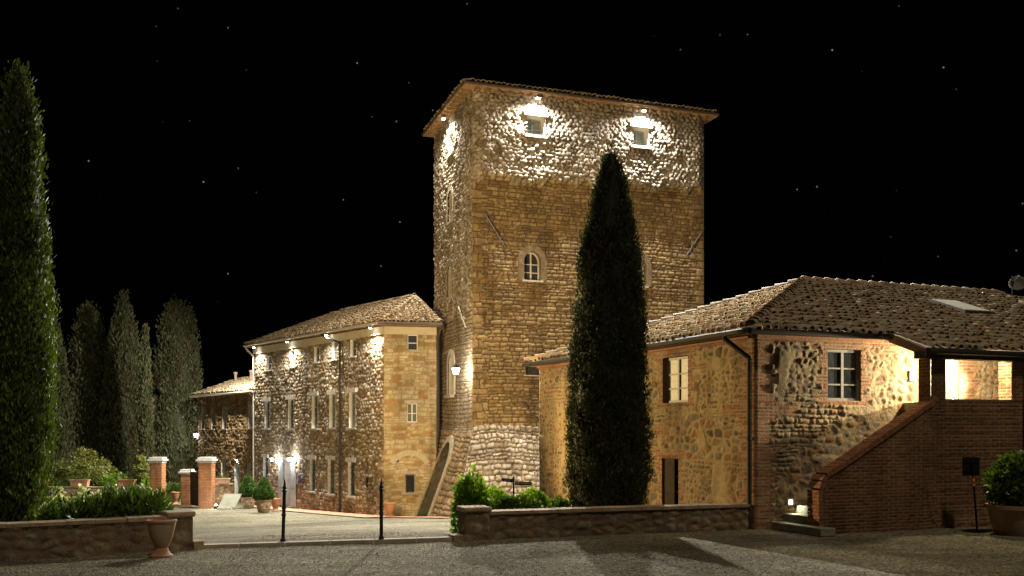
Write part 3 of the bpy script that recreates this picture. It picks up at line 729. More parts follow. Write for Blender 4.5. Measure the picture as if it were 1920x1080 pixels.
window(tower, TL, hl4, .12, reveal='greystone', frame='greystone', pane='plaster', cols=1, rows=1, surround=(.26, .05, 'whitestone'), sill=(.1, .14, .22), lmat='greystone', name='blind_niche', label='blind arched niche beside the bracket lantern')
# battered arch door: recess with dark leaf
o1 = outline(hld, 0, 16); n = len(o1); mb = MB()
P0 = [TL.P(u, z, float(bF(np.array(z))) + .05) for u, z in o1]; P1 = [TL.P(u, z, -.45) for u, z in o1]
mb.add(P0 + P1, [(i, (i + 1) % n, n + (i + 1) % n, n + i) for i in range(n)])
dr = mb.build('arched_doorway', M['darkreveal'], tower)
mb = MB(); mb.add([TL.P(u, z, .02) for u, z in o1], [tuple(range(n))]); mb.build('door_leaf', plain('old_door_stone', (.06, .052, .04), .9, .35, 4, .02, 10), dr)
a = outline(hld, 0, 16)[1:]; b = outline((hld[0] - .3, hld[1] + .3, hld[2], hld[3] + .3, hld[4] + .25), 0, 16)[1:]
a.append(outline(hld)[0]); b.append((hld[0] - .3, hld[2])); k = len(a); mb = MB()
mb.add([TL.P(u, z, float(bF(np.array(z))) + .10) for u, z in a] + [TL.P(u, z, float(bF(np.array(z))) + .10) for u, z in b] + [TL.P(u, z, float(bF(np.array(z))) - .1) for u, z in b],
       [(i, k + i, k + i + 1, i + 1) for i in range(k - 1)] + [(k + i, 2 * k + i, 2 * k + i + 1, k + i + 1) for i in range(k - 1)])
mb.build('arch_surround', M['trim_grey'], dr)
# iron tie anchors
for F, pa_, pb_, mt in ((TR, (905, 400), (945, 466), 'rust'), (TR, (1311, 439), (1284, 481), 'rust'), (TR, (975, 752), (1013, 798), 'rust'), (TL, (866, 576), (879, 613), 'zinc')):
    (u0, z0), (u1, z1) = F.uz(*pa_), F.uz(*pb_); mb = MB()
    mb.bar(F.P(u0, z0, .16), F.P(u1, z1, .16), .035, 6)
    um, zm = u0 * .45 + u1 * .55, z0 * .45 + z1 * .55; mb.bar(F.P(um, zm, -.05), F.P(um, zm, .22), .06, 8)
    mb.build('wall_anchor', M[mt], tower)
# roof
OV = .5
def tpt(u, v, z): 
    p = TR.o + TR.d * u + TL.d * v; return Vector((p.x, p.y, z))
c4 = [tpt(-OV, -OV, 0), tpt(TLR + OV, -OV, 0), tpt(TLR + OV, TLL + OV, 0), tpt(-OV, TLL + OV, 0)]
ez = 17.30
roof = solid('roof', [p + Vector((0, 0, ez - .10)) for p in c4], [p + Vector((0, 0, ez)) for p in c4], 'soffit', tower)
ap0, ap1 = tpt(TLL / 2, TLL / 2, ez + 1.3), tpt(TLR - TLL / 2, TLL / 2, ez + 1.3)
def roof_plane(name, pts, parent, **kw):
    A, B, R = Vector(pts[0]), Vector(pts[1]), Vector(pts[2]); e = (B - A).normalized(); s = (R - A); s = (s - e * s.dot(e)).normalized()
    poly = [((Vector(p) - A).dot(e), (Vector(p) - A).dot(s)) for p in pts]
    return roof_tiles(name, A, e, s, poly, parent, **kw)
c5 = [p + Vector((0, 0, ez + .05)) for p in c4]
roof_plane('tiles', [c5[0], c5[1], ap1, ap0], roof, seed=61, pitch=.24, r=.1, row=.4)
roof_plane('tiles', [c5[3], c5[0], ap0], roof, seed=62, pitch=.24, r=.1, row=.4)
mb = MB(); mb.add([c5[1], c5[2], c5[3], ap0, ap1], [(0, 1, 4), (1, 2, 3, 4)]); mb.build('rear_slope', M['tile_base'], roof)
for i in range(24):
    u = .1 + i * (TLR - .2) / 23; mb = MB(); TR.box(mb, u - .05, u + .05, ez - .24, ez - .103, -.1, OV - .04); mb.build('rafter', M['wood'], roof)
for i in range(14):
    u = .1 + i * (TLL - .2) / 13; mb = MB(); TL.box(mb, u - .05, u + .05, ez - .24, ez - .103, -.1, OV - .04); mb.build('rafter', M['wood'], roof)
for F, L_ in ((TR, TLR), (TL, TLL)):
    mb = MB(); mb.bar(F.P(-OV + .02, ez - .02, OV + .03), F.P(L_ + OV, ez - .02, OV + .03), .05, 8); mb.build('gutter', M['gutter'], roof)

def eave_light(F, u, z, k, label, group, washP, floodP, wash_aim, flood_aim, wsize=150, fsize=110, col=(1, .92, .78), hs=.16):
    p = F.P(u, z, k); T = thing('eave_spotlight', p, label, 'spotlight', group)
    mb = MB(); rz = math.atan2(F.d.y, F.d.x); mb.box(p + Vector((0, 0, .03)), (hs * 1.3, hs, .07), rz); mb.build('housing', M['metal'], T)
    mb = MB(); mb.box(p + Vector((0, 0, .10)), (.04, .05, .10), rz); mb.build('bracket', M['iron'], T)
    mb = MB(); mb.box(p + Vector((0, 0, -.02)), (hs, hs * .8, .03), rz); mb.build('lens', M['ledglass'], T)
    lp = p + Vector((0, 0, -.07))
    if washP: spot('wash_lamp', T, lp, F.P(u, z - 4, k + wash_aim), washP, wsize, .6, col, .05)
    if floodP: spot('flood_spot', T, lp, F.P(u, z - 4, k + flood_aim), floodP, fsize, .5, col, .05)
    return T
g = 'spotlights under the tower eaves'
eave_light(TR, 2.85, 16.95, .60, 'bright eave spotlight over the left square window of the tower front', g, 2600, 13000, 1.1, 2.9, 170, 100, (1, .95, .87))
eave_light(TR, 8.08, 16.98, .60, 'bright eave spotlight over the right square window of the tower front', g, 2600, 13000, 1.1, 2.9, 170, 100, (1, .95, .87))
eave_light(TL, 3.4, 16.92, .42, 'small eave spotlight on the narrow shaded side of the tower', g, 2200, 3500, .6, 2.0, 160, 90)

# bracket lantern on the tower side
def bracket_lantern(p_wall, out, reach, drop, label, group, P, name='wall_lantern', size=.16, scroll=True, rod=.5, col=(1, .88, .68)):
    pw = Vector(p_wall); o = Vector((out[0], out[1], 0)).normalized(); lp = pw + o * reach
    T = thing(name, pw, label, 'lantern', group)
    mb = MB(); mb.bar(pw - o * .06, lp, .018, 6)
    if scroll:
        pts = [pw + Vector((0, 0, -.42)) + o * .02]
        for i in range(1, 9):
            t = i / 8; pts.append(pw + o * (reach * .8 * t) + Vector((0, 0, -.42 * (1 - t) ** 1.6 - .03 * math.sin(t * 9))))
        mb.tube(pts, .013, 5)
    mb.bar(lp + Vector((0, 0, -.06)), lp + Vector((0, 0, drop)), .016, 6)
    mb.build('bracket', M['iron'], T)
    gb = MB(); gb.lathe(lp + Vector((0, 0, drop)), [(size * .45, 0), (size * .75, size * .9), (size * .75, size * 1.2)], 6); gb.build('lamp_glass', M['lampglass'], T)
    cb = MB(); cb.lathe(lp + Vector((0, 0, drop + size * 1.21)), [(size * .85, 0), (size * .8, .02), (size * .35, size * .6), (.02, size * .85)], 6)
    for i in range(6):
        an = math.pi / 3 * i; cb.bar(lp + Vector((size * .47 * math.cos(an), size * .47 * math.sin(an), drop)), lp + Vector((size * .78 * math.cos(an), size * .78 * math.sin(an), drop + size * 1.2)), .008, 4)
    if rod: cb.bar(lp + Vector((0, 0, drop + size * 1.9)), lp + Vector((0, 0, drop + size * 2.0 + rod)), .014, 6)
    cb.build('lantern_frame', M['iron'], T)
    # light leaves the glass on the side away from the bracket
    for s in (1, -1):
        t = Vector((-o.y, o.x, 0)) * s
        point('bulb', T, lp + t * size * 1.05 + Vector((0, 0, drop + size * .6)), P * .5, col, .05)
    return T
bracket_lantern(TL.P(.30, 4.42, .05), TL.n, .62, .32, 'white glowing lantern on a scrolled iron bracket at the tower corner', None, 300, size=.22, rod=.8, col=(1, .92, .75))

# ================================================================== LONG HOUSE
villa = thing('long_stone_house', (-10, 52, -1.9), 'three storey stone house with a spotlit facade beside the tower', 'house')
VH = 7.2
def hpx(F, pxa, pxb, pya, pyb, rise=0.0, wmin=.5):
    u0, u1 = sorted((F.u(pxa), F.u(pxb))); c = (u0 + u1) / 2
    za = F.uz((pxa + pxb) / 2, pyb)[1]; zb = F.uz((pxa + pxb) / 2, pya)[1]
    wdt = max(u1 - u0, wmin); return (c - wdt / 2, c + wdt / 2, za, zb, rise)
top = [hpx(FV, a, b, c, d, 0, .62) for a, b, c, d in ((501, 510, 667, 694), (546, 555, 658, 688), (591, 600, 650, 679), (624, 634, 641, 674), (659, 669, 636, 668))]
mid = [hpx(FV, a, b, c, d, 0, .72) for a, b, c, d in ((498, 507, 753, 803), (542, 552, 749, 803), (586, 598, 742, 803), (619, 631, 740, 802), (656, 669, 736, 802))]
gnd = [hpx(FV, a, b, c, d, 0, .66) for a, b, c, d in ((495, 504, 858, 903), (582, 593, 861, 921), (616, 629, 862, 926), (654, 667, 866, 930))]
door = hpx(FV, 536, 548, 864, 951, 0, .9); door = (door[0], door[1], -1.90, door[3], 0)
def pat_v(u, z):
    h, i, m = cobbles(u, z, .27, .185, 71, .085)
    return h, i, m, np.zeros_like(u)
sheet('wall', FV, 0, 14.66, -2.6, VH, .045, pat_v, M['villa'], villa, top + mid + gnd + [door])
for k_, H in enumerate(top):
    window(villa, FV, H, .09, cols=1, rows=2, off=lambda u, z: .035, pane='curtain_green' if k_ in (1, 3) else 'glass', sill=(.05, .06, .10), reveal='reveal', frame='shutter', fw=.045)
for k_, H in enumerate(mid):
    window(villa, FV, H, .11, cols=2, rows=3, off=lambda u, z: .035, fw=.045, reveal='reveal', pane='glass' if k_ < 3 else 'curtain_green', sill=(.10, .08, .14), lintel=(.12, .22, .13), lmat='greystone', frame='shutter')
for k_, H in enumerate(gnd):
    window(villa, FV, H, .11, cols=1, rows=1, off=lambda u, z: .035, fw=.045, reveal='reveal', pane='curtain_green' if k_ in (1, 2) else 'glass', sill=(.10, .10, .14), lintel=(.12, .20, .10), lmat='greystone', bars=True, frame='shutter')
# entrance door with its two leaves folded back
dw = window(villa, FV, door, .3, cols=1, rows=3, off=lambda u, z: .05, pane='curtain_green', frame='shutter', lintel=(.3, .2, .12), lmat='greystone', name='doorway')
for s in (0, 1):
    u0 = door[0] - .62 if s == 0 else door[1] + .02; mb = MB(); FV.box(mb, u0, u0 + .6, door[2] + .02, door[3], .10, .15)
    zz = [door[2] + .15, door[2] + .95, door[2] + 1.05, door[3] - .12]
    for j in (0, 2): FV.box(mb, u0 + .09, u0 + .51, zz[j], zz[j + 1], .15, .165)
    mb.build('door_leaf', M['shutter'], villa)
# end wall
e1, e2, e3 = hpx(FE, 765, 783, 627, 657), hpx(FE, 764, 782, 756, 792), hpx(FE, 761, 778, 889, 925)
e1, e2, e3 = [(a, b, c, d, 0) for a, b, c, d, _ in (e1, e2, e3)]
def pat_e(u, z):
    h, i, m = courses(u, z, .17, .36, 81, .016, .018, .9, .03)
    return h, i, m, np.zeros_like(u)
sheet('wall', FE, 0, 2.46, -2.4, VH, .03, pat_e, M['villa_end'], villa, [e1, e2, e3])
for H, kw in ((e1, dict(cols=1, rows=2, pane='curtain_dark')), (e2, dict(cols=2, rows=2, pane='curtain_green')), (e3, dict(cols=1, rows=1, pane='glass', bars=True, frame='greystone'))):
    window(villa, FE, H, .12, off=lambda u, z: .0, sill=(.10, .06, .06), lintel=(.12, .14, .045), lmat='greystone', reveal='whitestone', fw=.05, **kw)
# relieving arch of pale stones and a small vent
uc, zc = FE.uz(768, 862); mb = MB()
for i in range(11):
    t0, t1 = math.radians(28 + 124 * i / 11), math.radians(28 + 124 * (i + .93) / 11); r0, r1, zc0 = .82, 1.08, zc - .62
    P = [(uc + r * math.cos(t), zc0 + r * math.sin(t)) for r, t in ((r0, t0), (r1, t0), (r1, t1), (r0, t1))]
    mb.hexa([FE.P(a_, b_, -.05) for a_, b_ in P] + [FE.P(a_, b_, .035) for a_, b_ in P])
mb.build('relieving_arch', M['plaster'], villa)
u, z = FE.uz(745, 864); mb = MB(); FE.box(mb, u - .07, u + .07, z - .07, z + .07, 0, .03); mb.build('vent', M['iron'], villa)
# return wall and rear walls
E2 = FE.P(2.46, 0); mb = MB(); D1 = Vector((-8.83, 61.5, 0)); G1 = Vector((-2.6, 55.0, 0)); L2 = FV.P(14.66, 0)
for a_, b_ in ((E2, Vector((-3.5, 50, 0))), (G1, D1), (D1, L2)):
    mb = MB(); mb.add([(a_.x, a_.y, -2.6), (b_.x, b_.y, -2.6), (b_.x, b_.y, VH), (a_.x, a_.y, VH)], [(0, 1, 2, 3)])
    mb.build('rear_wall', M['greystone'], villa)
mb = MB(); FV.box(mb, .0, 14.68, VH - .42, VH - .06, -.02, .16); mb.build('cornice', M['plaster'], villa)
mb = MB(); FE.box(mb, .0, 2.46, VH - .42, VH - .06, -.02, .13); mb.build('cornice', M['plaster'], villa)
Bp, Ep, Lp = Vector((-6.18, 44.5, 7.32)), Vector((-3.33, 45.09, 7.32)), Vector((-15.72, 56.55, 7.32))
R1, R2, Gp, Dp = Vector((-4.98, 49.0, 9.1)), Vector((-9.93, 55.3, 9.1)), Vector((-2.2, 56.0, 7.32)), Vector((-8.6, 62.3, 7.32))
vr = solid('roof', [p + Vector((0, 0, -.14)) for p in (Bp, Ep, Gp, Dp, Lp)], [p + Vector((0, 0, -.05)) for p in (Bp, Ep, Gp, Dp, Lp)], 'wood', villa)
roof_plane('tiles', [Lp, Bp, R1, R2], vr, seed=91)
roof_plane('tiles', [Bp, Ep, R1], vr, seed=92)
mb = MB(); mb.add([Ep, Gp, Dp, Lp, R1, R2], [(0, 1, 2, 5, 4), (2, 3, 5)]); mb.build('rear_slope', M['tile_base'], vr)
ridge_tiles('ridge_tiles', Bp + Vector((0, 0, .03)), R1 + Vector((0, 0, .05)), vr, .11)
ridge_tiles('ridge_tiles', Ep + Vector((0, 0, .03)), R1 + Vector((0, 0, .05)), vr, .11, seed=5)
ridge_tiles('ridge_tiles', R1 + Vector((0, 0, .04)), R2 + Vector((0, 0, .04)), vr, .12, seed=6)
ridge_tiles('ridge_tiles', Lp + Vector((0, 0, .03)), R2 + Vector((0, 0, .05)), vr, .11, seed=7)
mb = MB(); mb.bar(Bp + Vector((-.05, -.05, -.06)), Lp + Vector((-.05, -.05, -.06)), .065, 8); mb.build('gutter', M['zinc'], vr)
mb = MB(); mb.bar(Bp + Vector((0, -.06, -.06)), Ep + Vector((0.06, -.06, -.06)), .075, 8); mb.build('gutter', M['gutter'], vr)
for i in range(40):
    u = .2 + i * .365; mb = MB(); FV.box(mb, u - .04, u + .04, VH - .05, VH + .0, .0, .42); mb.build('rafter', M['darkwood'], vr)
def downpipe(parent, F, u_top, z_top, k_top, u_bot, z_bot, k, mat, r=.045):
    mb = MB(); mb.tube([F.P(u_top, z_top, k_top), F.P(u_top, z_top - .08, k_top), F.P(u_bot, z_top - .55, k), F.P(u_bot, z_bot, k)], r, 8)
    nb_ = max(2, int((z_top - z_bot) / 2))
    for i in range(nb_):
        z = z_bot + .4 + (z_top - z_bot - 1.2) * i / nb_; mb.bar(F.P(u_bot, z, k), F.P(u_bot, z + .05, k), r * 1.3, 8)
    mb.build('downpipe', M[mat], parent)
ub = FV.u(641); downpipe(villa, FV, FV.u(620), VH + .02, .5, ub, float(gz(*FV.P(ub, 0).xy)), .12, 'darkpipe', .055)
downpipe(villa, FV, 14.9, VH + .0, .5, 14.72, -2.0, .10, 'zinc', .05)
mb = MB(); mb.tube([Ep + Vector((.03, -.03, -.1)), FE.P(2.52, 6.6, .06), FE.P(2.50, 6.1, .0)], .05, 8); mb.build('downpipe', M['gutter'], villa)
g = 'spotlights under the long house eaves'
for px, lb in ((490, 'eave spotlight at the far left end of the long house facade'), (553, 'second eave spotlight from the far left of the long house facade'), (627, 'eave spotlight next to the dark downpipe head on the long house'), (710, 'eave spotlight at the right corner of the long house facade')):
    eave_light(FV, max(.5, FV.u(px)), VH - .10, .46, lb, g, 850, 3900, 1.4, 5.5, 160, 140, (1, .95, .85), .12)
for px, lb in ((524, 'curly bracket lantern on the left of the long house front door'), (556, 'curly bracket lantern on the right of the long house front door')):
    u, z = FV.uz(px, 866); bracket_lantern(FV.P(u, z, .03), FV.n, .42, .05, lb, 'lanterns beside the front door', 90, size=.13, rod=0, col=(.88, .93, 1))
u, z = FV.uz(565, 898); mb = MB(); FV.box(mb, u - .1, u + .1, z - .17, z + .17, .08, .14)
FV.box(mb, u - .12, u + .12, z + .17, z + .2, .08, .16)
nb = mb.build('notice_box', M['blue'], None); tag(nb, 'small blue box fixed on the stone wall right of the front door', 'box')
u, z = FV.uz(691, 902); mb = MB(); FV.box(mb, u - .06, u + .06, z - .28, z + .2, .05, .11); mb.build('wall_slot', M['iron'], villa)

# ================================================================== ANNEX
annex = thing('annex_house', (-18, 61, -2.1), 'lower two storey stone wing at the far left of the long house', 'house')
AL, AH = 9.8, 4.55
ah = [hpx(FA, a, b, c, d, 0, .6) for a, b, c, d in ((378, 385, 763, 804), (397, 404, 763, 804), (418, 427, 761, 804), (466, 475, 757, 804))]
ag = [hpx(FA, a, b, c, d, 0, .65) for a, b, c, d in ((416, 426, 860, 922), (464, 473, 868, 925))]
adoor = hpx(FA, 441, 452, 868, 945, 0, .95); adoor = (adoor[0], adoor[1], -2.3, adoor[3] , .35)
def pat_a(u, z):
    h, i, m = cobbles(u, z, .27, .19, 101, .11); bk = np.zeros_like(u)
    for H in ah:
        k = inhole(u, z, (H[0] - .16, H[1] + .16, H[2] - .05, H[3] + .3, 0)); hb, ib, mb2 = brickwork(u, z, 5)
        h = np.where(k, hb + .02, h); i = np.where(k, ib, i); m = np.where(k, mb2, m); bk = np.where(k, 1, bk)
    return h, i, m, bk
sheet('wall', FA, 0, AL, -2.6, AH, .06, pat_a, M['annex'], annex, ah + ag + [adoor])
for H in ah: window(annex, FA, H, .18, cols=1, rows=1, pane='whitewood', frame='shutter', sill=(.06, .06, .1), lmat='greystone', reveal='greystone', off=lambda u, z: .03)
for H in ag: window(annex, FA, H, .2, cols=1, rows=2, pane='glass', sill=(.06, .06, .1), off=lambda u, z: .03)
window(annex, FA, adoor, .25, cols=1, rows=1, pane='shutter', frame='shutter', name='doorway', off=lambda u, z: .03)
a0, a1 = FA.P(0, 0), FA.P(AL, 0); inn = -Vector((FA.n.x, FA.n.y, 0)) * 6
mb = MB(); 
for p_, q_ in ((a1, a1 + inn), (a1 + inn, a0 + inn)):
    mb = MB(); mb.add([(p_.x, p_.y, -2.6), (q_.x, q_.y, -2.6), (q_.x, q_.y, AH), (p_.x, p_.y, AH)], [(0, 1, 2, 3)])
    mb.build('rear_wall', M['greystone'], annex)
k0 = FA.P(-.1, AH + .12, .4); k1 = FA.P(AL + .4, AH + .12, .4); k2 = FA.P(AL + .4, AH + 1.35, -3); k3 = FA.P(-.1, AH + 1.35, -3)
ar = solid('roof', [FA.P(-.1, AH - .02, .38), FA.P(AL + .38, AH - .02, .38), FA.P(AL + .38, AH - .02, -6.4), FA.P(-.1, AH - .02, -6.4)], [FA.P(-.1, AH + .07, .38), FA.P(AL + .38, AH + .07, .38), FA.P(AL + .38, AH + .07, -6.4), FA.P(-.1, AH + .07, -6.4)], 'wood', annex)
roof_plane('tiles', [k1, k0, k3, k2], ar, seed=111, pitch=.24, r=.1, row=.4)
mb = MB(); mb.add([k3, k2, FA.P(AL + .4, AH + .12, -6.4), FA.P(-.1, AH + .12, -6.4), k1, k0], [(0, 1, 2, 3), (1, 4, 2)]); mb.build('rear_slope', M['tile_base'], ar)
mb = MB(); mb.bar(FA.P(-.05, AH + .03, .45), FA.P(AL + .4, AH + .03, .45), .06, 8); mb.build('gutter', M['zinc'], ar)
mb = MB(); mb.tube([FA.P(.5, AH + .0, .45), FA.P(.45, AH - .3, .2), FA.P(-.05, AH - .5, .35)], .04, 8); mb.tube([FA.P(.7, AH - .02, .45), FA.P(.2, AH + .25, .35), FA.P(-.05, AH + .5, .3)], .035, 8); mb.build('downpipe', M['zinc'], ar)
for px, py, lb in ((387, 722, 0), (415, 712, 1)):
    u = FA.u(px); p = FA.P(u, AH + .9, -2.0); mb = MB(); mb.lathe(p - Vector((0, 0, .5)), [(.09, 0), (.09, 1.15), (.13, 1.15), (.13, 1.28)], 10); mb.build('flue_pipe', M['terracotta_old'], ar)
bracket_lantern(FA.P(AL - .05, 1.75, .05), (FA.d.x, FA.d.y), .45, .10, 'white glowing lantern on the left corner of the far annex', None, 260, size=.2, rod=.0, col=(1, .94, .85))
u, z = FA.uz(447, 861); p = FA.P(u, z, .12); T = thing('door_light', p, 'small cold white lamp above the annex door', 'lamp')
mb = MB(); mb.box(p, (.16, .10, .07), 0); mb.build('housing', M['iron'], T); mb = MB(); mb.box(p - Vector((0, 0, .05)), (.12, .08, .03)); mb.build('lens', M['ledglass'], T)
spot('bulb', T, p - Vector((0, 0, .1)), p + Vector((FA.n.x * .15, FA.n.y * .15, -2)), 60, 130, .6, (.8, .9, 1))
# garden wall, gate pillars
def pillar(px, Y, pw, ytop, label):
    x = atx(px, Y); z0 = float(gz(x, Y)); zt = EYE - (ytop - HZ) / F_PX * Y; wd = pw / F_PX * Y; T = thing('brick_pillar', (x, Y, z0), label, 'pillar', 'brick pillars of the garden gate')
    k = wd / 2; F = Face((x - k, Y - k), (1, 0))
    def pb(u, z): h, i, m = brickwork(u, z, 7, .075, .26); return h, i, m, np.ones_like(u)
    for F in (Face((x - k, Y - k), (1, 0)), Face((x + k, Y - k), (0, 1)), Face((x - k, Y - k), (0, 1), True)):
        sheet('shaft', F, 0, wd, z0 - .2, zt - .33, .03, pb, M['brickwarm'], T)
    mb = MB(); c = Vector((x, Y, zt))
    mb.box(c - Vector((0, 0, .27)), (wd + .06, wd + .06, .12)); mb.box(c - Vector((0, 0, .165)), (wd + .22, wd + .22, .09)); mb.box(c - Vector((0, 0, .06)), (wd + .08, wd + .08, .12)); mb.build('capital', M['whitestone'], T)
M['brickwarm'] = stone_mat('warm_brick', [(.3, .2, .1)], (.3, .2, .1), brick=((.36, .13, .045), (.42, .165, .06), (.32, .11, .04), (.42, .19, .08)), bmortar=(.34, .24, .15), var=.3)
pillar(296, 53.5, 22, 857, 'brick gate pillar at the end of the planter topped garden wall')
pillar(351, 56, 18, 880, 'shorter farther brick pillar left of the dark gate')
pillar(388, 53.8, 24, 857, 'brick gate pillar right of the dark gate beside the annex')
gx0, gx1, gy = atx(358, 55.2), atx(375, 54.2), 54.6; z0 = float(gz(gx0, gy))
T = thing('garden_gate', (gx0, gy, z0), 'dark closed iron gate leaf between two brick pillars', 'gate')
mb = MB(); F = Face((gx0, 55.2), (gx1 - gx0, -1.0)); L_ = math.hypot(gx1 - gx0, 1.0)
F.box(mb, 0, L_, z0 + .08, z0 + 2.0, -.02, .02); mb.build('gate_panel', M['darkwood'], T)
mb = MB(); F.box(mb, 0, .06, z0, z0 + 2.3, .021, .05); F.box(mb, L_ - .06, L_, z0, z0 + 2.45, .021, .05); F.box(mb, .06, L_ - .06, z0 + 1.0, z0 + 1.06, .021, .05)
mb.tube([F.P(L_ * t, z0 + 2.3 + .3 * math.sin(t * 2.6), .03) for t in [i / 8 for i in range(9)]], .04, 6); mb.build('gate_frame', M['rust'], T)
def lowwall(name, F, u0, u1, z1, thick, label, mat='lowwall', res=.03, coping='coping', seed=3, rub=True, zb=-.3, cop_h=.07, pat=None):
    T = thing(name, F.P((u0 + u1) / 2, float(gz(*F.P((u0 + u1) / 2, 0).xy))), label, 'wall')
    def pt(u, z):
        h, i, m = rubble(u, z, .30, .17, seed, .035, .012, .03); return h, i, m, np.zeros_like(u)
    sheet('wall', F, u0, u1, zb, z1 - cop_h, res, pat or pt, M[mat], T, edge=.03)
    mb = MB(); F.box(mb, u0 + .002, u1 - .002, zb, z1 - cop_h - .002, -thick, -.025); mb.build('wall_core', M['greystone'], T)
    rg = np.random.default_rng(seed); u = u0; mb = MB()
    while u < u1 - .05:
        l = min(rg.uniform(.32, .6), u1 - u); j = rg.uniform(-.008, .008); F.box(mb, u + .004, u + l - .004, z1 - cop_h + .002, z1 + j, -thick - .04, .04 + j); u += l
    mb.build('coping', M[coping], T)
    return T
FG = Face((atx(-60, 54.5), 54.5), (atx(290, 53.8) - atx(-60, 54.5), -.7))
GL = math.hypot(atx(286, 53.8) - atx(-60, 54.5), .7)
zt = EYE - (913 - HZ) / F_PX * 54
lowwall('garden_wall', FG, 0, GL, zt, .35, 'low stone garden wall carrying terracotta planter boxes', res=.05, zb=-2.4, mat='villa_end', seed=17)
FH = Face((atx(401, 54.2), 54.2), (atx(437, 54.2) - atx(401, 54.2), .5)); HLn = atx(437, 54.2) - atx(401, 54.2)
lowwall('garden_wall', FH, 0, HLn, EYE - (907 - HZ) / F_PX * 54.2, .35, 'short stone garden wall between the right gate pillar and the annex door', res=.05, zb=-2.4, mat='annex', seed=18)
def planter(px, Y, pw, ytop, ybot, label, seed, plants=True, mat='terracotta'):
    x = atx(px, Y); zt = EYE - (ytop - HZ) / F_PX * Y; zb = EYE - (ybot - HZ) / F_PX * Y; wd = pw / F_PX * Y; dp = .36
    T = thing('planter_box', (x, Y, zb), label, 'planter', 'terracotta planter boxes on the garden wall')
    a = .86; mb = MB(); h = zt - zb
    mb.hexa([(x - wd / 2 * a, Y - dp / 2 * a, zb), (x + wd / 2 * a, Y - dp / 2 * a, zb), (x + wd / 2 * a, Y + dp / 2 * a, zb), (x - wd / 2 * a, Y + dp / 2 * a, zb), (x - wd / 2 * .97, Y - dp / 2 * .97, zt - .06), (x + wd / 2 * .97, Y - dp / 2 * .97, zt - .06), (x + wd / 2 * .97, Y + dp / 2 * .97, zt - .06), (x - wd / 2 * .97, Y + dp / 2 * .97, zt - .06)])
    mb.build('box', M[mat], T)
    mb = MB(); mb.box((x, Y, zt - .03), (wd + .03, dp + .03, .058)); mb.build('rim', M[mat], T)
    if plants:
        rg = np.random.default_rng(seed); n = 60; C = np.stack([x + rg.uniform(-.42, .42, n) * wd, Y + rg.uniform(-.1, .1, n), zt + rg.uniform(.0, .12, n)], -1); D = rg.normal(size=(n, 3)) * .5 + np.array([0, 0, 1])
        v, q_, t_ = leaves_mesh(C, D, np.full(n, .12), np.full(n, .06), rg.random(n), rg); mk('foliage', v, q_, M['leaf'], T, {'tint': np.repeat(t_[:, None], 3, 1)})
yw = 54.2
planter(73, 54.3, 32, 899, 912.5, 'terracotta planter box nearest the big left cypress on the garden wall', 1)
planter(150, 54.2, 34, 899, 912.5, 'terracotta planter box under the citrus tree on the garden wall', 2)
planter(237.5, 54.1, 32, 899, 912.5, 'terracotta planter box nearest the left gate pillar', 3)
planter(416, 54.4, 30, 896.5, 906.5, 'bright orange planter box on the short wall right of the gate', 4)

# ================================================================== FARMHOUSE ON THE RIGHT
M['brickface'] = plain('brick_reveal', (.30, .14, .07), .9, .35, 12, .008, 25)
farm = thing('stone_farmhouse', (6.5, 24.5, 0), 'low rubble stone house with brick corners and outside stair on the right', 'house')
FH_ = 4.52
wl = (2.62, 3.78, 2.95, 4.12, 0); dl = (3.05, 3.82, .27, 1.52, 0)
wr = (1.98, 2.95, 2.93, 4.13, 0)
def brickzones(u, z, holes, corner, band):
    t = np.floor(z / .22) % 2; k = u < corner + .16 * t
    for H in holes: k |= inhole(u, z, (H[0] - .14 - .14 * t, H[1] + .14 + .14 * t, H[2] - .1, H[3] + .25, 0))
    k |= z > band
    r = vnoise(np.floor(u / .6) * .37 + 3, np.floor(z / .15) * .61, 6); k |= (r > .90)
    return k
def pat_farm(seed, holes, corner=.42, cw=.31, ch=.21, dep=.05, fill=.003, spread=.04):
    def f(u, z):
        h, i, m = rubble(u, z, cw, ch, seed, dep, fill, spread)
        h2, i2, m2 = rubble(u, z, cw * .6, ch * .62, seed + 20, dep * .8, .002, .022)
        h = h + dep * .2 * (1 - m); h2 = h2 + dep * .2 * (1 - m2)
        sel = vnoise(u * .9, z * .9, seed + 2) > .52
        h, i, m = np.where(sel, h2, h), np.where(sel, i2, i), np.where(sel, m2, m)
        h3, i3, m3 = courses(u, z, .10, .26, seed + 31, .02, dep * .8, 1.2, .03)
        sel3 = vnoise(u * 1.1 + 9, z * 1.5, seed + 4) > .66
        h, i, m = np.where(sel3, h3, h), np.where(sel3, i3, i), np.where(sel3, m3, m)
        big = vnoise(u * 1.6 + 3, z * 1.6, seed + 8); flat = sm(.76, .88, big); h = h * (1 - .7 * flat) + dep * .7 * flat; m = m * (1 - .75 * flat)
        k = brickzones(u, z, holes, corner, FH_ - .26); hb, ib, mb2 = brickwork(u, z, seed)
        return np.where(k, hb + .012, h), np.where(k, ib, i), np.where(k, mb2, m), np.where(k, 1., 0.)
    return f
sheet('wall', RL, 0, 11.4, -.2, FH_, .028, pat_farm(201, [wl, dl]), M['rubble'], farm, [wl, dl], edge=.06)
dl2 = (5.0, 5.95, 2.9, 4.4, 0)
sheet('wall', RR, 0, 9.6, -.2, FH_, .026, pat_farm(211, [wr, (5.95, 6.3, 2.9, 4.4, 0), (7.75, 8.2, 2.9, 4.4, 0)], dep=.07, fill=.003), M['rubble_front'], farm, [wr, dl2], edge=.06)
window(farm, RL, wl, .09, reveal='brickface', frame='greywood', pane='curtain', rows=3, fw=.065, off=lambda u, z: -.02)
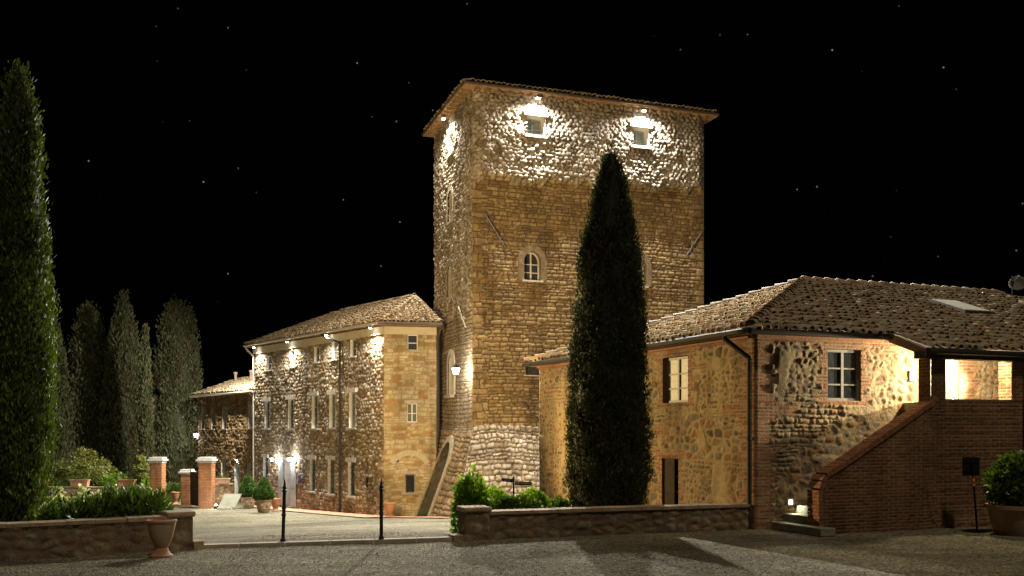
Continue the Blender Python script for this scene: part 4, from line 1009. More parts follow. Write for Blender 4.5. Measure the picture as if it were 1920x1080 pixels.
window(farm, RR, wr, .05, reveal='brickface', frame='greywood', pane='curtain_dark', rows=3, fw=.065, off=lambda u, z: -.02)
# slatted shutter half closing the lower window
mb = MB(); RL.box(mb, dl[0] - .1, dl[1] + .1, dl[2] - .07, dl[2] - .005, -.2, .10); mb.build('sill', M['greystone'], farm)
rv = window(farm, RL, dl, .10, reveal='brickface', frame='greywood', pane='glass', cols=1, rows=3, fw=.06, off=lambda u, z: -.02)
mb = MB(); RL.box(mb, dl[0] + .26, dl[1] - .01, dl[2], dl[3] - .01, -.06, -.03); mb.build('shutter', M['shutterdark'], rv)
# loggia door with a bright open leaf
rv = window(farm, RR, dl2, .2, reveal='greystone', frame='shutter', pane='curtain_green', cols=1, rows=3, name='loggia_door', off=lambda u, z: -.01)
mb = MB(); RR.box(mb, dl2[0] + .46, dl2[0] + .5, dl2[2], dl2[3] - .05, -.15, .30); mb.build('door_leaf', M['shutter'], rv)
# rear walls
b0, b1 = RL.P(11.4, 0), RR.P(16, 0); b2 = b1 + (b0 - RL.P(0, 0)); mb = MB()
for p_, q_ in ((RR.P(9.6, 0), b1), (b1, b2), (b2, b0)):
    mb = MB(); mb.add([(p_.x, p_.y, -.2), (q_.x, q_.y, -.2), (q_.x, q_.y, FH_), (p_.x, p_.y, FH_)], [(0, 1, 2, 3)])
    mb.build('rear_wall', M['greystone'], farm)
SL = .365; EZ = 4.49; OVF = .35
def fpt(a, b, dz=0.0):
    p = RR.o + RR.d * a - RR.n * (b - OVF); return Vector((p.x, p.y, EZ + SL * b + dz))
# left (hip end) frame: along RL
cl = fpt(-OVF, 0); al = RL.P(11.75, EZ, OVF); apex = fpt(5.7, 6.05)
fr = solid('roof', [fpt(-OVF + .02, .02, -.10), fpt(3.55, .02, -.10), fpt(16, .02, -.10), Vector((b2.x, b2.y, EZ - .1)), al + Vector((0, 0, -.10))], [fpt(-OVF + .02, .02, -.03), fpt(3.55, .02, -.03), fpt(16, .02, -.03), Vector((b2.x, b2.y, EZ - .03)), al + Vector((0, 0, -.03))], 'wood', farm)
cs = math.cos(math.atan(SL))
sdir = -Vector((RR.n.x, RR.n.y, 0)) * cs + Vector((0, 0, math.sin(math.atan(SL))))
roof_tiles('tiles', fpt(0, 0), Vector((RR.d.x, RR.d.y, 0)), sdir, [(-OVF, 0), (3.55, 0), (3.55, -1.12 / cs), (14, -1.12 / cs), (14, 6.05 / cs), (5.7, 6.05 / cs)], fr, pitch=.235, row=.36, r=.088, hf=1.15, seed=221)
roof_plane('tiles', [al, cl, apex], fr, pitch=.235, row=.36, r=.088, hf=1.15, seed=222)
mb = MB(); far_e = fpt(16, 6.05); mb.add([apex, far_e, Vector((b2.x, b2.y, EZ)), al, b1 + Vector((0, 0, EZ))], [(0, 1, 2, 3), (1, 4, 2)]); mb.build('rear_slope', M['tile_base'], fr)
u3 = Vector((0, 0, .05))
ridge_tiles('hip_tiles', cl + u3, apex + u3, fr, .14, .38, 31)
ridge_tiles('hip_tiles', al + u3, apex + u3, fr, .13, .40, 32)
ridge_tiles('ridge_tiles', apex + u3, fpt(14, 6.05) + u3, fr, .14, .42, 33)
mb = MB(); mb.bar(fpt(-OVF - .06, -.06, -.05), fpt(3.5, -.06, -.05), .07, 10); mb.build('gutter', M['darkpipe'], fr)
mb = MB(); mb.bar(cl + Vector((-.06, -.03, -.05)), al + Vector((-.06, -.03, -.05)), .07, 10); mb.build('gutter', M['darkpipe'], fr)
mb = MB(); mb.bar(fpt(3.5, -1.18, -.05), fpt(14, -1.18, -.05), .07, 10); mb.build('gutter', M['darkpipe'], fr)
# plank side and timber beam of the loggia roof
mb = MB(); q8 = []
for a_, dz0 in ((3.50, -.20), (3.54, -.20)): pass
P8 = [fpt(3.49, .02, -.19), fpt(3.53, .02, -.19), fpt(3.53, -1.12, -.19), fpt(3.49, -1.12, -.19), fpt(3.49, .02, .0), fpt(3.53, .02, .0), fpt(3.53, -1.12, .0), fpt(3.49, -1.12, .0)]
mb.hexa(P8); mb.build('verge_board', M['wood'], fr)
mb = MB(); RR.box(mb, 3.45, 14, 3.86, 4.02, 1.16, 1.44); mb.build('loggia_beam', M['darkwood'], farm)
for i in range(17):
    a_ = 3.66 + i * .5; mb = MB()
    mb.hexa([fpt(a_ - .04, .9, -.20), fpt(a_ + .04, .9, -.20), fpt(a_ + .04, -1.08, -.20), fpt(a_ - .04, -1.08, -.20), fpt(a_ - .04, .9, -.10), fpt(a_ + .04, .9, -.10), fpt(a_ + .04, -1.08, -.10), fpt(a_ - .04, -1.08, -.10)])
    mb.build('rafter', M['wood'], fr)
mb = MB(); mb.hexa([fpt(3.53, .9, -.095), fpt(14, .9, -.095), fpt(14, -1.1, -.095), fpt(3.53, -1.1, -.095), fpt(3.53, .9, -.04), fpt(14, .9, -.04), fpt(14, -1.1, -.04), fpt(3.53, -1.1, -.04)]); mb.build('soffit', M['soffit'], fr)
# brick cornice steps
for F, L_ in ((RR, 3.5), (RL, 11.4)):
    mb = MB(); F.box(mb, .02, L_, FH_ - .10, FH_ - .02, -.03, .14); F.box(mb, .02, L_, FH_ - .20, FH_ - .103, -.03, .085); mb.build('cornice', M['brickface'], farm)
downpipe(farm, RL, .55, EZ - .08, .42, .06, .05, .10, 'darkpipe', .055)
# stair parapet
FP = Face(RR.P(0, 0, 1.3), RR.d)
prof_u = [.83, .86, .95, 1.1, 1.35, 3.85, 4.0, 6.6]; prof_z = [.95, 1.1, 1.22, 1.30, 1.42, 2.80, 2.95, 2.96]
top_z = lambda u: np.interp(u, prof_u, prof_z)
def pat_p(u, z):
    h, i, m = brickwork(u, z, 9, .073, .26, .014); h = h + .03 * (fbm(u * .8, z * .8, 3) - .5)
    return h, i, m, np.ones_like(u)
ul = [.83, .86, .90, .95, 1.02, 1.1, 1.22, 1.35] + list(np.linspace(1.5, 3.85, 12)) + [3.92, 4.0, 5, 6.6]
us = np.array(ul); zs = np.concatenate([np.arange(-.1, 2.98, .026)]); 
def parapet_sheet():
    n_u = 230; U = np.linspace(.83, 6.6, n_u)[None, :].repeat(115, 0); T_ = np.linspace(0, 1, 115)[:, None]; Z = -.1 + (top_z(U) + .1) * T_
    h, i, m, bk = pat_p(U, Z); X = FP.o.x + FP.d.x * U + FP.n.x * h; Y = FP.o.y + FP.d.y * U + FP.n.y * h
    I = np.arange(U.size).reshape(U.shape); Q = np.stack([I[:-1, :-1], I[:-1, 1:], I[1:, 1:], I[1:, :-1]], -1).reshape(-1, 4)
    return mk('stair_parapet', np.stack([X, Y, Z], -1).reshape(-1, 3), Q, M['brick'], farm, {'stone': np.stack([i.ravel(), m.ravel(), bk.ravel()], -1)}, smooth=True)
par = parapet_sheet()
pl = [(u, float(top_z(u))) for u in ul] + [(6.6, -.1), (.83, -.1)]; n = len(pl); mb = MB()
mb.add([FP.P(u, z - .01, -.01) for u, z in pl] + [FP.P(u, z - .01, -.32) for u, z in pl], [tuple(range(n)), tuple(range(n, 2 * n))[::-1]] + [(i, n + i, n + (i + 1) % n, (i + 1) % n) for i in range(n)])
mb.build('parapet_core', M['brickface'], par)
rg = np.random.default_rng(5); mb = MB(); path = [(.80, .0), (.80, .95)] + list(zip(prof_u[1:7], prof_z[1:7]))
for (ua, za), (ub_, zb_) in zip(path[:-1], path[1:]):
    d = Vector((ub_ - ua, zb_ - za)); L_ = d.length; d.normalize(); nrm = Vector((-d.y, d.x)); m_ = max(1, int(L_ / .075))
    for i in range(m_):
        s0, s1 = L_ * i / m_ + .004, L_ * (i + 1) / m_ - .006; hh = .11 + rg.uniform(-.008, .008)
        c = [(ua + d.x * s0, za + d.y * s0), (ua + d.x * s1, za + d.y * s1)]
        P4 = [c[0], c[1], (c[1][0] + nrm.x * hh, c[1][1] + nrm.y * hh), (c[0][0] + nrm.x * hh, c[0][1] + nrm.y * hh)]
        j = rg.uniform(0, .012); mb.hexa([FP.P(u, z, .04 + j) for u, z in P4] + [FP.P(u, z, -.34) for u, z in P4])
mb.build('brick_coping', M['brickface'], par)
def brick_pier(u0, u1, z0, z1):
    for F, a_, b_ in ((FP, u0, u1), (Face(FP.P(u1, 0, .0), -FP.n), 0, .36), (Face(FP.P(u0, 0, .0), -FP.n, True), 0, .36)):
        o = sheet('pier', F, a_, b_, z0, z1, .024, lambda u, z: (*brickwork(u, z, 12, .073, .25), np.ones_like(u)), M['brick'], farm, push=(lambda u, z: .02) if F is FP else (lambda u, z: .004))
brick_pier(3.80, 4.22, 2.6, 3.87); brick_pier(6.24, 6.6, 2.94, 3.87)
mb = MB(); RR.box(mb, 4.2, 9.0, 2.72, 2.9, .02, 1.02); mb.build('landing', M['step'], farm)
for i in range(14):
    u0 = .42 + .33 * i; mb = MB(); RR.box(mb, u0, u0 + (.40 if i else .38), max(0, .175 * (i - 1)) + (.0 if i < 2 else .02), .175 * (i + 1), .012, .97 if i else 1.75)
    o = mb.build('step', M['step'], farm)
    bv = o.modifiers.new('bevel', 'BEVEL'); bv.width = .02; bv.segments = 2
# wing beyond the loggia
FW = Face(RR.P(6.62, 0, 1.22), RR.d)
sheet('wall', FW, 0, 4.5, -.2, 4.0, .03, pat_farm(231, [], .35, dep=.05), M['rubble_front'], farm, edge=.05)
downpipe(farm, FW, .25, 4.05, .3, .06, .05, .10, 'darkpipe', .055)
u, z = RR.uz(1708, 705); mb = MB(); RR.box(mb, u - .10, u + .10, z - .12, z + .12, .03, .075); pq = mb.build('wall_plaque', M['slab'], farm)
u, z = RR.uz(1478, 941); mb = MB(); RR.box(mb, u - .075, u + .075, z - .075, z + .075, .0, .085); T = mb.build('step_light', M['whitestone']); tag(T, 'tiny square recessed light glowing above the stone steps', 'lamp')
mb = MB(); RR.box(mb, u - .045, u + .045, z - .045, z + .045, .086, .095); lens = mb.build('lens', emit_mat('step_light_lit', (1, .9, .95), 7), T)
spot('bulb', T, RR.P(u + .06, z - .02, .16), RR.P(u + .4, z - .7, .9), 15, 155, .5, (1, .93, .8), .03)
# skylight
mb = MB(); a0, a1, b0_, b1_ = 8.4, 9.5, 2.5, 3.9
mb.hexa([fpt(a0, b0_, .03), fpt(a1, b0_, .03), fpt(a1, b1_, .03), fpt(a0, b1_, .03), fpt(a0, b0_, .17), fpt(a1, b0_, .17), fpt(a1, b1_, .17), fpt(a0, b1_, .17)]); sk = mb.build('skylight', M['gutter'], fr)
mb = MB(); mb.hexa([fpt(a0 + .08, b0_ + .08, .171), fpt(a1 - .08, b0_ + .08, .171), fpt(a1 - .08, b1_ - .08, .171), fpt(a0 + .08, b1_ - .08, .171), fpt(a0 + .08, b0_ + .08, .18), fpt(a1 - .08, b0_ + .08, .18), fpt(a1 - .08, b1_ - .08, .18), fpt(a0 + .08, b1_ - .08, .18)])
SC_ = mb.build('flap', M['slab'], fr)
# satellite dish on the ridge
p = fpt(0, 6.0); uu = 13.75; p = fpt(uu, 5.7, .05); T = thing('satellite_dish', p, 'small pale satellite dish standing on the farmhouse roof ridge', 'satellite dish')
mb = MB(); mb.bar(p, p + Vector((0, 0, .7)), .025, 8); mb.build('mast', M['iron'], T)
c = p + Vector((.12, -.1, .45)); mb = MB(); ax = Vector((-.35, -.75, .35)).normalized(); uu_ = ax.orthogonal().normalized(); vv_ = ax.cross(uu_); vs = [c - ax * .10]; fs = []; n = 16
for k_, (r, d) in enumerate(((.10, -.08), (.19, -.05), (.26, .0))):
    vs += [c + ax * d + (uu_ * math.cos(2 * math.pi * i / n) + vv_ * math.sin(2 * math.pi * i / n)) * r for i in range(n)]
fs += [(0, 1 + i, 1 + (i + 1) % n) for i in range(n)]
for k_ in range(2): fs += [(1 + k_ * n + i, 1 + (k_ + 1) * n + i, 1 + (k_ + 1) * n + (i + 1) % n, 1 + k_ * n + (i + 1) % n) for i in range(n)]
mb.add(vs, fs); o = mb.build('dish', M['dish'], T, True); so_ = o.modifiers.new('thick', 'SOLIDIFY'); so_.thickness = .02
mb = MB(); mb.tube([c - ax * .05 - vv_ * .15, c + ax * .38, ], .012, 6); mb.bar(c + ax * .34, c + ax * .44, .04, 8); mb.build('feed_arm', M['metal'], T)
# loggia lamp
p = RR.P(5.0, 4.05, .95); T = thing('loggia_lamp', p, 'hidden warm ceiling lamp under the loggia roof at the top of the stair', 'lamp')
mb = MB(); mb.lathe(p + Vector((0, 0, .02)), [(.07, 0), (.1, .04), (.1, .14), (.03, .18)], 12); mb.build('housing', M['iron'], T)
mb = MB(); mb.lathe(p + Vector((0, 0, -.06)), [(.03, 0), (.07, .03), (.075, .079)], 12); mb.build('lamp_glass', M['lampglass'], T)
point('bulb', T, p + Vector((0, 0, -.12)), 480, (1, .82, .52), .06)
spot('flood_spot', T, RR.P(7.6, 3.72, 1.0), RR.P(2.5, 2.7, 0), 4300, 52, .5, (1, .84, .56), .06)  # added unseen spot beyond the loggia lamp, lifts the dim front wall

# ================================================================== LOW WALLS BY THE FORECOURT
FLW = Face((-.90, 19.40), (6.25, 2.19)); LWL = 6.60
rw_ = lowwall('forecourt_wall', FLW, .45, LWL, .585, .38, 'low rubble stone wall with flat coping in front of the big central cypress', seed=51)
def pier(F, u0, u1, z1, thick, parent):
    def pt(u, z): h, i, m = rubble(u, z, .34, .2, 77, .03, .01, .02); return h, i, m, np.zeros_like(u)
    wd = u1 - u0; G0 = F.P(u0, 0, .05); G1 = F.P(u1, 0, .05)
    for FF, a_, b_ in ((Face(G0, F.d), 0, wd), (Face(G0, -F.n, True), 0, thick + .1), (Face(G1, -F.n), 0, thick + .1)):
        sheet('pier', FF, a_, b_, -.3, z1 - .12, .028, pt, M['lowwall'], parent, edge=.04)
    mb = MB(); F.box(mb, u0 - .05, u1 + .05, z1 - .118, z1 - .02, -thick - .1, .10); o = mb.build('pier_cap', M['coping'], parent)
    bv = o.modifiers.new('bevel', 'BEVEL'); bv.width = .03; bv.segments = 2
pier(FLW, -.06, .45, .70, .38, rw_)
mb = MB(); FLW.box(mb, -.30, -.07, -.1, .12, -.35, .06); mb.build('footing', M['coping'], rw_)
FLL = Face((-11.0, 14.84), (.85, .527)); LLL = FLL.u(322)
lw_ = lowwall('forecourt_wall', FLL, 0, LLL - .05, .64, .38, 'low stone wall in front of the flowering oleander hedge at the left', seed=52)
pier(FLL, LLL - .05, LLL + .37, .74, .38, lw_)
mb = MB(); FLL.box(mb, LLL + .38, LLL + .56, -.1, .16, -.35, .10); mb.build('footing', M['coping'], lw_)

# loose stones lying on the gravel
def pebbles(n=26000):
    rg = np.random.default_rng(77); Y = 13.5 + 10.5 * rg.random(n) ** 1.2; X = rg.uniform(-.56, .56, n) * Y
    Z = gz(X, Y) + .015; ok = (Y < kerb_y(X) - .1) | (X > -6) & (X < -1.4) & (Y > kerb_y(X) + .3)
    ok &= ~((X > 5.2) & (Y > 19.6 + .38 * (X - 5.5))); X, Y, Z = X[ok], Y[ok], Z[ok]; n = len(X)
    Z = Z + .05 * (fbm(X * .5, Y * .5, 3) - .5) + .02 * (fbm(X * 2.2, Y * 2.2, 5) - .5)
    s = rg.uniform(.006, .014, n) * np.where(rg.random(n) < .04, 1.8, 1); a = rg.random(n) * 6.28; e = rg.uniform(.6, 1, n)
    base = np.array([(1, 0, 0), (0, 1, 0), (-1, 0, 0), (0, -1, 0), (.1, 0, .8), (0, .1, -.6)])
    P = base[None] * (1 + .25 * rg.normal(size=(n, 6, 1))) * s[:, None, None]; P[:, :, 1] *= e[:, None]; P[:, :, 2] *= .7
    ca, sa = np.cos(a)[:, None], np.sin(a)[:, None]; x = P[:, :, 0] * ca - P[:, :, 1] * sa; y = P[:, :, 0] * sa + P[:, :, 1] * ca
    V = np.stack([x + X[:, None], y + Y[:, None], P[:, :, 2] + Z[:, None]], -1).reshape(-1, 3)
    f = np.array([(0, 1, 4), (1, 2, 4), (2, 3, 4), (3, 0, 4), (1, 0, 5), (2, 1, 5), (3, 2, 5), (0, 3, 5)])
    F = (f[None] + 6 * np.arange(n)[:, None, None]).reshape(-1, 3); t = np.repeat(rg.random(n), 6)
    tag(mk('loose_stones', V, F, M['pebble'], None, {'tint': np.repeat(t[:, None], 3, 1)}), 'loose gravel stones scattered over the forecourt', None, None, 'stuff')
M['pebble'] = tile_mat('gravel_stone', [(.10, .09, .07), (.22, .21, .165), (.34, .32, .26), (.46, .44, .37)])
pebbles()

# ================================================================== BOLLARDS
def bollard(px, Y, label, lean=0.0):
    x = atx(px, Y); z0 = float(gz(x, Y)) + .06; c = Vector((x, Y, z0)); T = thing('spear_post', c, label, 'post', 'black spear topped posts in the gateway')
    mb = MB(); mb.lathe(c, [(.055, 0), (.05, .06), (.034, .08), (.034, .50), (.046, .51), (.046, .54), (.034, .56), (.034, .64), (.046, .65), (.046, .67), (.034, .69), (.033, .97), (.05, .985), (.05, 1.005), (.028, 1.02)], 12)
    mb.build('shaft', M['iron'], T)
    mb = MB(); mb.lathe(c + Vector((0, 0, 1.02)), [(.026, 0), (.04, .02), (.046, .045), (.03, .06), (.018, .13), (.005, .20)], 10); mb.build('spear_tip', M['iron'], T)
    if lean:
        T.rotation_euler = (0, lean, 0)
bollard(530.5, 18.65, 'slightly leaning black iron spear topped post in front of the house door', .03)
bollard(715, 19.05, 'upright black iron spear topped post in front of the house end wall', 0)

# ================================================================== POTS
def urn(px, Y, h, r, label, name='urn', mat='terracotta', group=None, segs=28, prof=None, rise=0.0):
    x = atx(px, Y); z0 = float(gz(x, Y)) + rise; c = Vector((x, Y, z0)); T = thing(name, c, label, 'urn', group)
    prof = prof or [(.74, 0), (.76, .05), (.60, .09), (.46, .17), (.42, .26), (.50, .30), (.52, .34), (.62, .40), (.80, .62), (.92, .84), (.95, .93), (1.02, .945), (1.02, .99), (.93, 1.0), (.86, .93), (.70, .62)]
    mb = MB(); mb.lathe(c, [(r * a_, h * b_) for a_, b_ in prof], segs); mb.build('bowl', M[mat], T, True)
    mb = MB(); mb.lathe(c + Vector((0, 0, h * .80)), [(r * .80, 0), (r * .82, h * .03)], segs); mb.build('soil', M['soil'], T)
    return T
urn(303, 16.9, .66, .255, 'large footed terracotta urn standing before the left stone wall end', rise=.0)
urn(516.5, 50.2, .66, .30, 'small terracotta urn beside the right boxwood pot by the front door', group='small urns along the house', segs=20, rise=.04)
urn(731, 43.6, .64, .285, 'lone terracotta urn at the foot of the long house end wall', group='small urns along the house', segs=20, rise=.04)
def boxwood(px, Y, r, h, hc, rc, label, seed):
    x = atx(px, Y); z0 = float(gz(x, Y)) + .03; c = Vector((x, Y, z0)); T = thing('boxwood_pot', c, label, 'potted shrub', 'clipped boxwood cones in pots')
    prof = [(.62, 0), (.66, .04), (.72, .25), (.76, .28), (.74, .33), (.86, .62), (.90, .80), (.88, .84), (1.0, .88), (1.02, .97), (.97, 1.0), (.86, .97), (.8, .9)]
    mb = MB(); mb.lathe(c, [(r * a_, h * b_) for a_, b_ in prof], 24); mb.build('pot', M['terracotta_old'], T, True)
    mb = MB()
    for i in range(8):
        an = math.pi / 4 * i; q_ = c + Vector((math.cos(an) * r * .84, math.sin(an) * r * .84, h * .56)); mb.lathe(q_ - Vector((0, 0, .05)), [(.02, 0), (.06, .03), (.06, .07), (.02, .1)], 8)
    mb.build('garland', M['terracotta_old'], T)
    rg = np.random.default_rng(seed); n = 3800; t = rg.random(n) ** .7; hh = (1 - t); prof_r = rc * np.interp(hh, [0, .12, .3, .6, .85, 1], [.80, 1, .98, .68, .32, .03])
    an = rg.random(n) * 2 * math.pi; rr = prof_r * (1 + .05 * rg.normal(size=n)) * (.93 + .1 * vnoise(an * 2, hh * 6, 3))
    C = np.stack([c.x + rr * np.cos(an), c.y + rr * np.sin(an), c.z + h * .95 + hh * hc], -1)
    D = np.stack([np.cos(an), np.sin(an), np.full(n, .5)], -1) + rg.normal(size=(n, 3)) * .5
    tint = np.clip(vnoise(an * 3, hh * 7, 8) * .7 + rg.random(n) * .4 - .05, 0, 1)
    V, Q, tt = leaves_mesh(C, D, np.full(n, .085), np.full(n, .05), tint, rg)
    core = []; nu, nv = 16, 12
    H_, A_ = np.meshgrid(np.linspace(0, 1, nv), np.linspace(0, 2 * math.pi, nu, endpoint=False), indexing='ij'); R_ = rc * .92 * np.interp(H_, [0, .12, .3, .6, .85, 1], [.80, 1, .98, .68, .32, .03])
    K = np.stack([c.x + R_ * np.cos(A_), c.y + R_ * np.sin(A_), c.z + h * .95 + H_ * hc], -1).reshape(-1, 3); I = np.arange(nu * nv).reshape(nv, nu); J = np.roll(I, -1, 1)
    q_ = np.stack([I[:-1], J[:-1], J[1:], I[1:]], -1).reshape(-1, 4) + len(V)
    mk('foliage', np.concatenate([V, K]), np.concatenate([Q, q_]), M['box'], T, {'tint': np.repeat(np.concatenate([tt, np.full(len(K), .1)])[:, None], 3, 1)})
boxwood(465.5, 53.3, .44, .62, 1.30, .50, 'bright green clipped boxwood cone in the left large terracotta pot', 1)
boxwood(494.5, 49.3, .44, .68, 1.18, .52, 'clipped boxwood cone in the right large terracotta pot nearest the door', 2)
# pale slab sign and floor uplight
Y = 52.3; sx0, sx1 = atx(409, Y), atx(441, Y); zs0 = float(gz((sx0 + sx1) / 2, Y)) + .02; T = thing('leaning_sign', ((sx0 + sx1) / 2, Y, zs0), 'pale stone sign slab tilted back beside the boxwood pots', 'sign')
v0 = Vector((1, 0, 0)); wv = Vector((.2, .45, .72)); wl_ = sx1 - sx0; o0 = Vector((sx0, Y, zs0 + .10)); th = Vector((0, .05, -.03))
mb = MB(); mb.hexa([o0, o0 + v0 * wl_, o0 + v0 * wl_ + th, o0 + th, o0 + wv, o0 + v0 * (wl_ + .02) + wv, o0 + v0 * (wl_ + .02) + wv + th, o0 + wv + th]); mb.build('slab', M['slab'], T)
mb = MB(); mb.hexa([o0 + Vector((-.05, -.08, -.12)), o0 + Vector((wl_ * .8, -.08, -.12)), o0 + Vector((wl_ * .8, .1, -.12)), o0 + Vector((-.05, .1, -.12)), o0 + Vector((-.05, -.08, -.01)), o0 + Vector((wl_ * .8, -.08, -.01)), o0 + Vector((wl_ * .8, .1, -.01)), o0 + Vector((-.05, .1, -.01))]); mb.build('foot', M['whitestone'], T)
rg = np.random.default_rng(3); mb = MB(); nn_ = v0.cross(wv).normalized()
for t, a_, b_ in ((.52, .30, .62), (.34, .24, .72), (.24, .30, .66)):
    x_ = a_ * wl_
    while x_ < b_ * wl_:
        l = rg.uniform(.02, .045); q_ = o0 + v0 * x_ + wv * t + nn_ * .004; s_ = wv * (.055 if t > .5 else .03)
        mb.add([q_, q_ + v0 * l, q_ + v0 * l + s_, q_ + s_], [(0, 1, 2, 3)]); x_ += l + .02
mb.build('faded_lettering', M['slabtext'], T)
p = Vector((atx(405, 53.0), 53.0, 0)); p.z = float(gz(p.x, p.y)) + .05; T = thing('ground_uplight', p, 'small round floodlight glowing at the foot of the short garden wall', 'lamp')
mb = MB(); mb.lathe(p, [(.10, -.05), (.12, .0), (.12, .12), (.09, .14)], 12); mb.build('housing', M['iron'], T)
mb = MB(); mb.lathe(p + Vector((0, -.02, .142)), [(.085, 0), (.06, .05), (.01, .07)], 12); mb.build('lens', M['lampglass'], T)
point('bulb', T, p + Vector((0, -.12, .35)), 45, (1, .97, .9), .05)
# white garden chair far behind the hedge
Y = 46.5; x = atx(71.5, Y); z0 = float(gz(x, Y)); T = thing('garden_chair', (x, Y, z0), 'white garden chair standing on the gravel left of the oleander hedge', 'chair')
mb = MB(); mb.box((x, Y, z0 + .45), (.46, .44, .05)); mb.build('seat', M['whitewood'], T)
mb = MB(); mb.hexa([(x - .23, Y + .2, z0 + .48), (x + .23, Y + .2, z0 + .48), (x + .23, Y + .24, z0 + .48), (x - .23, Y + .24, z0 + .48), (x - .18, Y + .30, z0 + 1.0), (x + .18, Y + .30, z0 + 1.0), (x + .18, Y + .34, z0 + 1.0), (x - .18, Y + .34, z0 + 1.0)]); mb.build('backrest', M['whitewood'], T)
for sx, sy in ((-.2, -.18), (.2, -.18), (-.2, .2), (.2, .2)):
    mb = MB(); mb.bar((x + sx * 1.1, Y + sy, z0), (x + sx, Y + sy, z0 + .44), .022, 6); mb.build('leg', M['whitewood'], T)

# ================================================================== SIGNS
def text_mesh(s, size, loc, rot, mat, parent, name='lettering'):
    cu = bpy.data.curves.new(name, 'FONT'); cu.body = s; cu.size = size; cu.align_x = 'CENTER'; cu.align_y = 'CENTER'; cu.extrude = .001
    o = bpy.data.objects.new(name, cu); COL.objects.link(o); dg = bpy.context.evaluated_depsgraph_get(); me = bpy.data.meshes.new_from_object(o.evaluated_get(dg)); bpy.data.objects.remove(o)
    me.materials.clear(); me.materials.append(mat); R = Matrix.Translation(loc) @ rot.to_4x4(); me.transform(R); return link(name, me, parent)
Y = 23.3; x = atx(963, Y); z0 = float(gz(x, Y)); zt = EYE - (893 - HZ) / F_PX * Y
T = thing('signpost', (x, Y, z0), 'dark post with two small dark blue pointing direction signs above the shrubs', 'sign')
mb = MB(); mb.lathe(Vector((x, Y, z0)), [(.022, -.1), (.022, zt - z0 - .03), (.03, zt - z0 - .03), (.01, zt - z0)], 10); mb.build('post', M['iron'], T)
for (xa, xb, ya, yb, s, ml, tl_) in ((940, 961.5, 896, 902.6, 'SUITE', 'signblue', -.03), (965, 998, 903, 909.6, 'MEETING ROOM', 'signblack', .01)):
    a_, b_ = atx(xa, Y), atx(xb, Y); z1 = EYE - (ya - HZ) / F_PX * Y; z2 = EYE - (yb - HZ) / F_PX * Y; dz = .03 if ml == 'signblue' else -.01
    left = ml == 'signblue'; zz = (z1 + z2) / 2
    ol = [(a_ + .03, z2), (b_, z2 - dz), (b_, z1 - dz), (a_ + .03, z1), (a_, zz)] if left else [(a_, z2), (b_ - .03, z2), (b_, zz), (b_ - .03, z1), (a_, z1)]
    n = len(ol); mb = MB(); mb.add([(u, Y - .035, z) for u, z in ol] + [(u, Y - .02, z) for u, z in ol], [tuple(range(n)), tuple(range(n, 2 * n))[::-1]] + [(i, n + i, n + (i + 1) % n, (i + 1) % n) for i in range(n)])
    sg = mb.build('arrow_sign', M[ml], T)
    text_mesh(s, .058 if left else .052, Vector(((a_ + b_) / 2, Y - .038, zz - dz * .5)), Matrix.Rotation(math.radians(90), 3, 'X') @ Matrix.Rotation(-math.radians(4 if left else 0), 3, 'Z'), M['lettering'], sg)
Y = 21.2; x = atx(1833, Y); z0 = 0.0; T = thing('road_sign', (x, Y, z0), 'dark rectangular sign seen from behind on a thin post with red and yellow reflector', 'sign')
xt, zt = atx(1822, Y), EYE - (857 - HZ) / F_PX * Y
pa_, pb_ = Vector((x, Y, -.1)), Vector((xt, Y, zt)); mb = MB(); mb.bar(pa_, pb_, .022, 8); mb.build('post', M['iron'], T)
mb = MB(); bx0, bx1 = atx(1806, Y), atx(1838, Y); zb_ = EYE - (892 - HZ) / F_PX * Y; mb.box(((bx0 + bx1) / 2, Y + .035, (zt + zb_) / 2), (bx1 - bx0, .02, zt - zb_)); mb.box(((bx0 + bx1) / 2, Y + .015, (zt + zb_) / 2 + .1), (bx1 - bx0 - .04, .02, .03)); mb.box(((bx0 + bx1) / 2, Y + .015, (zt + zb_) / 2 - .1), (bx1 - bx0 - .04, .02, .03)); mb.build('sign_board', M['iron'], T)
for k_, (ya, yb, mt) in enumerate(((893, 897.5, 'red'), (897.5, 902, 'yellow'), (902, 906.5, 'red'), (906.5, 911, 'yellow'))):
    za, zb2 = EYE - (ya - HZ) / F_PX * Y, EYE - (yb - HZ) / F_PX * Y; f = lambda z: pa_.lerp(pb_, (z - pa_.z) / (pb_.z - pa_.z)); mb = MB(); mb.bar(f(za), f(zb2), .027, 10); mb.build('reflector', M[mt], T)

# ================================================================== PLANTS
Y = 22.2; s = Y / F_PX
cypress('cypress_tree', (atx(1138, Y), Y, -.05), [(0, .58), (.35, .73), (.7, .84), (1.4, .91), (2.9, .89), (4.2, .85), (5.4, .77), (6.0, .72), (6.64, .62), (7.26, .50), (7.9, .36), (8.35, .23), (8.62, .12), (8.8, .04)],
        'cyp', 'dense dark columnar cypress standing alone before the tower behind the low wall', None, 301, n=70000, L=.09, W=.028, clump=.18, rough=.022, lean=.012)
Y = 18.2
cypress('cypress_tree', (atx(20, Y), Y, -.05), [(.0, .26), (.45, .32), (.9, .50), (1.6, .63), (2.4, .69), (3.4, .66), (4.5, .60), (5.6, .53), (6.7, .45), (7.7, .36), (8.4, .24), (8.8, .13), (9.05, .03)],
        'cyp_green', 'tall green cypress cut by the left edge of the photo behind the left stone wall', None, 302, n=60000, L=.11, W=.036, clump=.27, rough=.065, lean=.018)
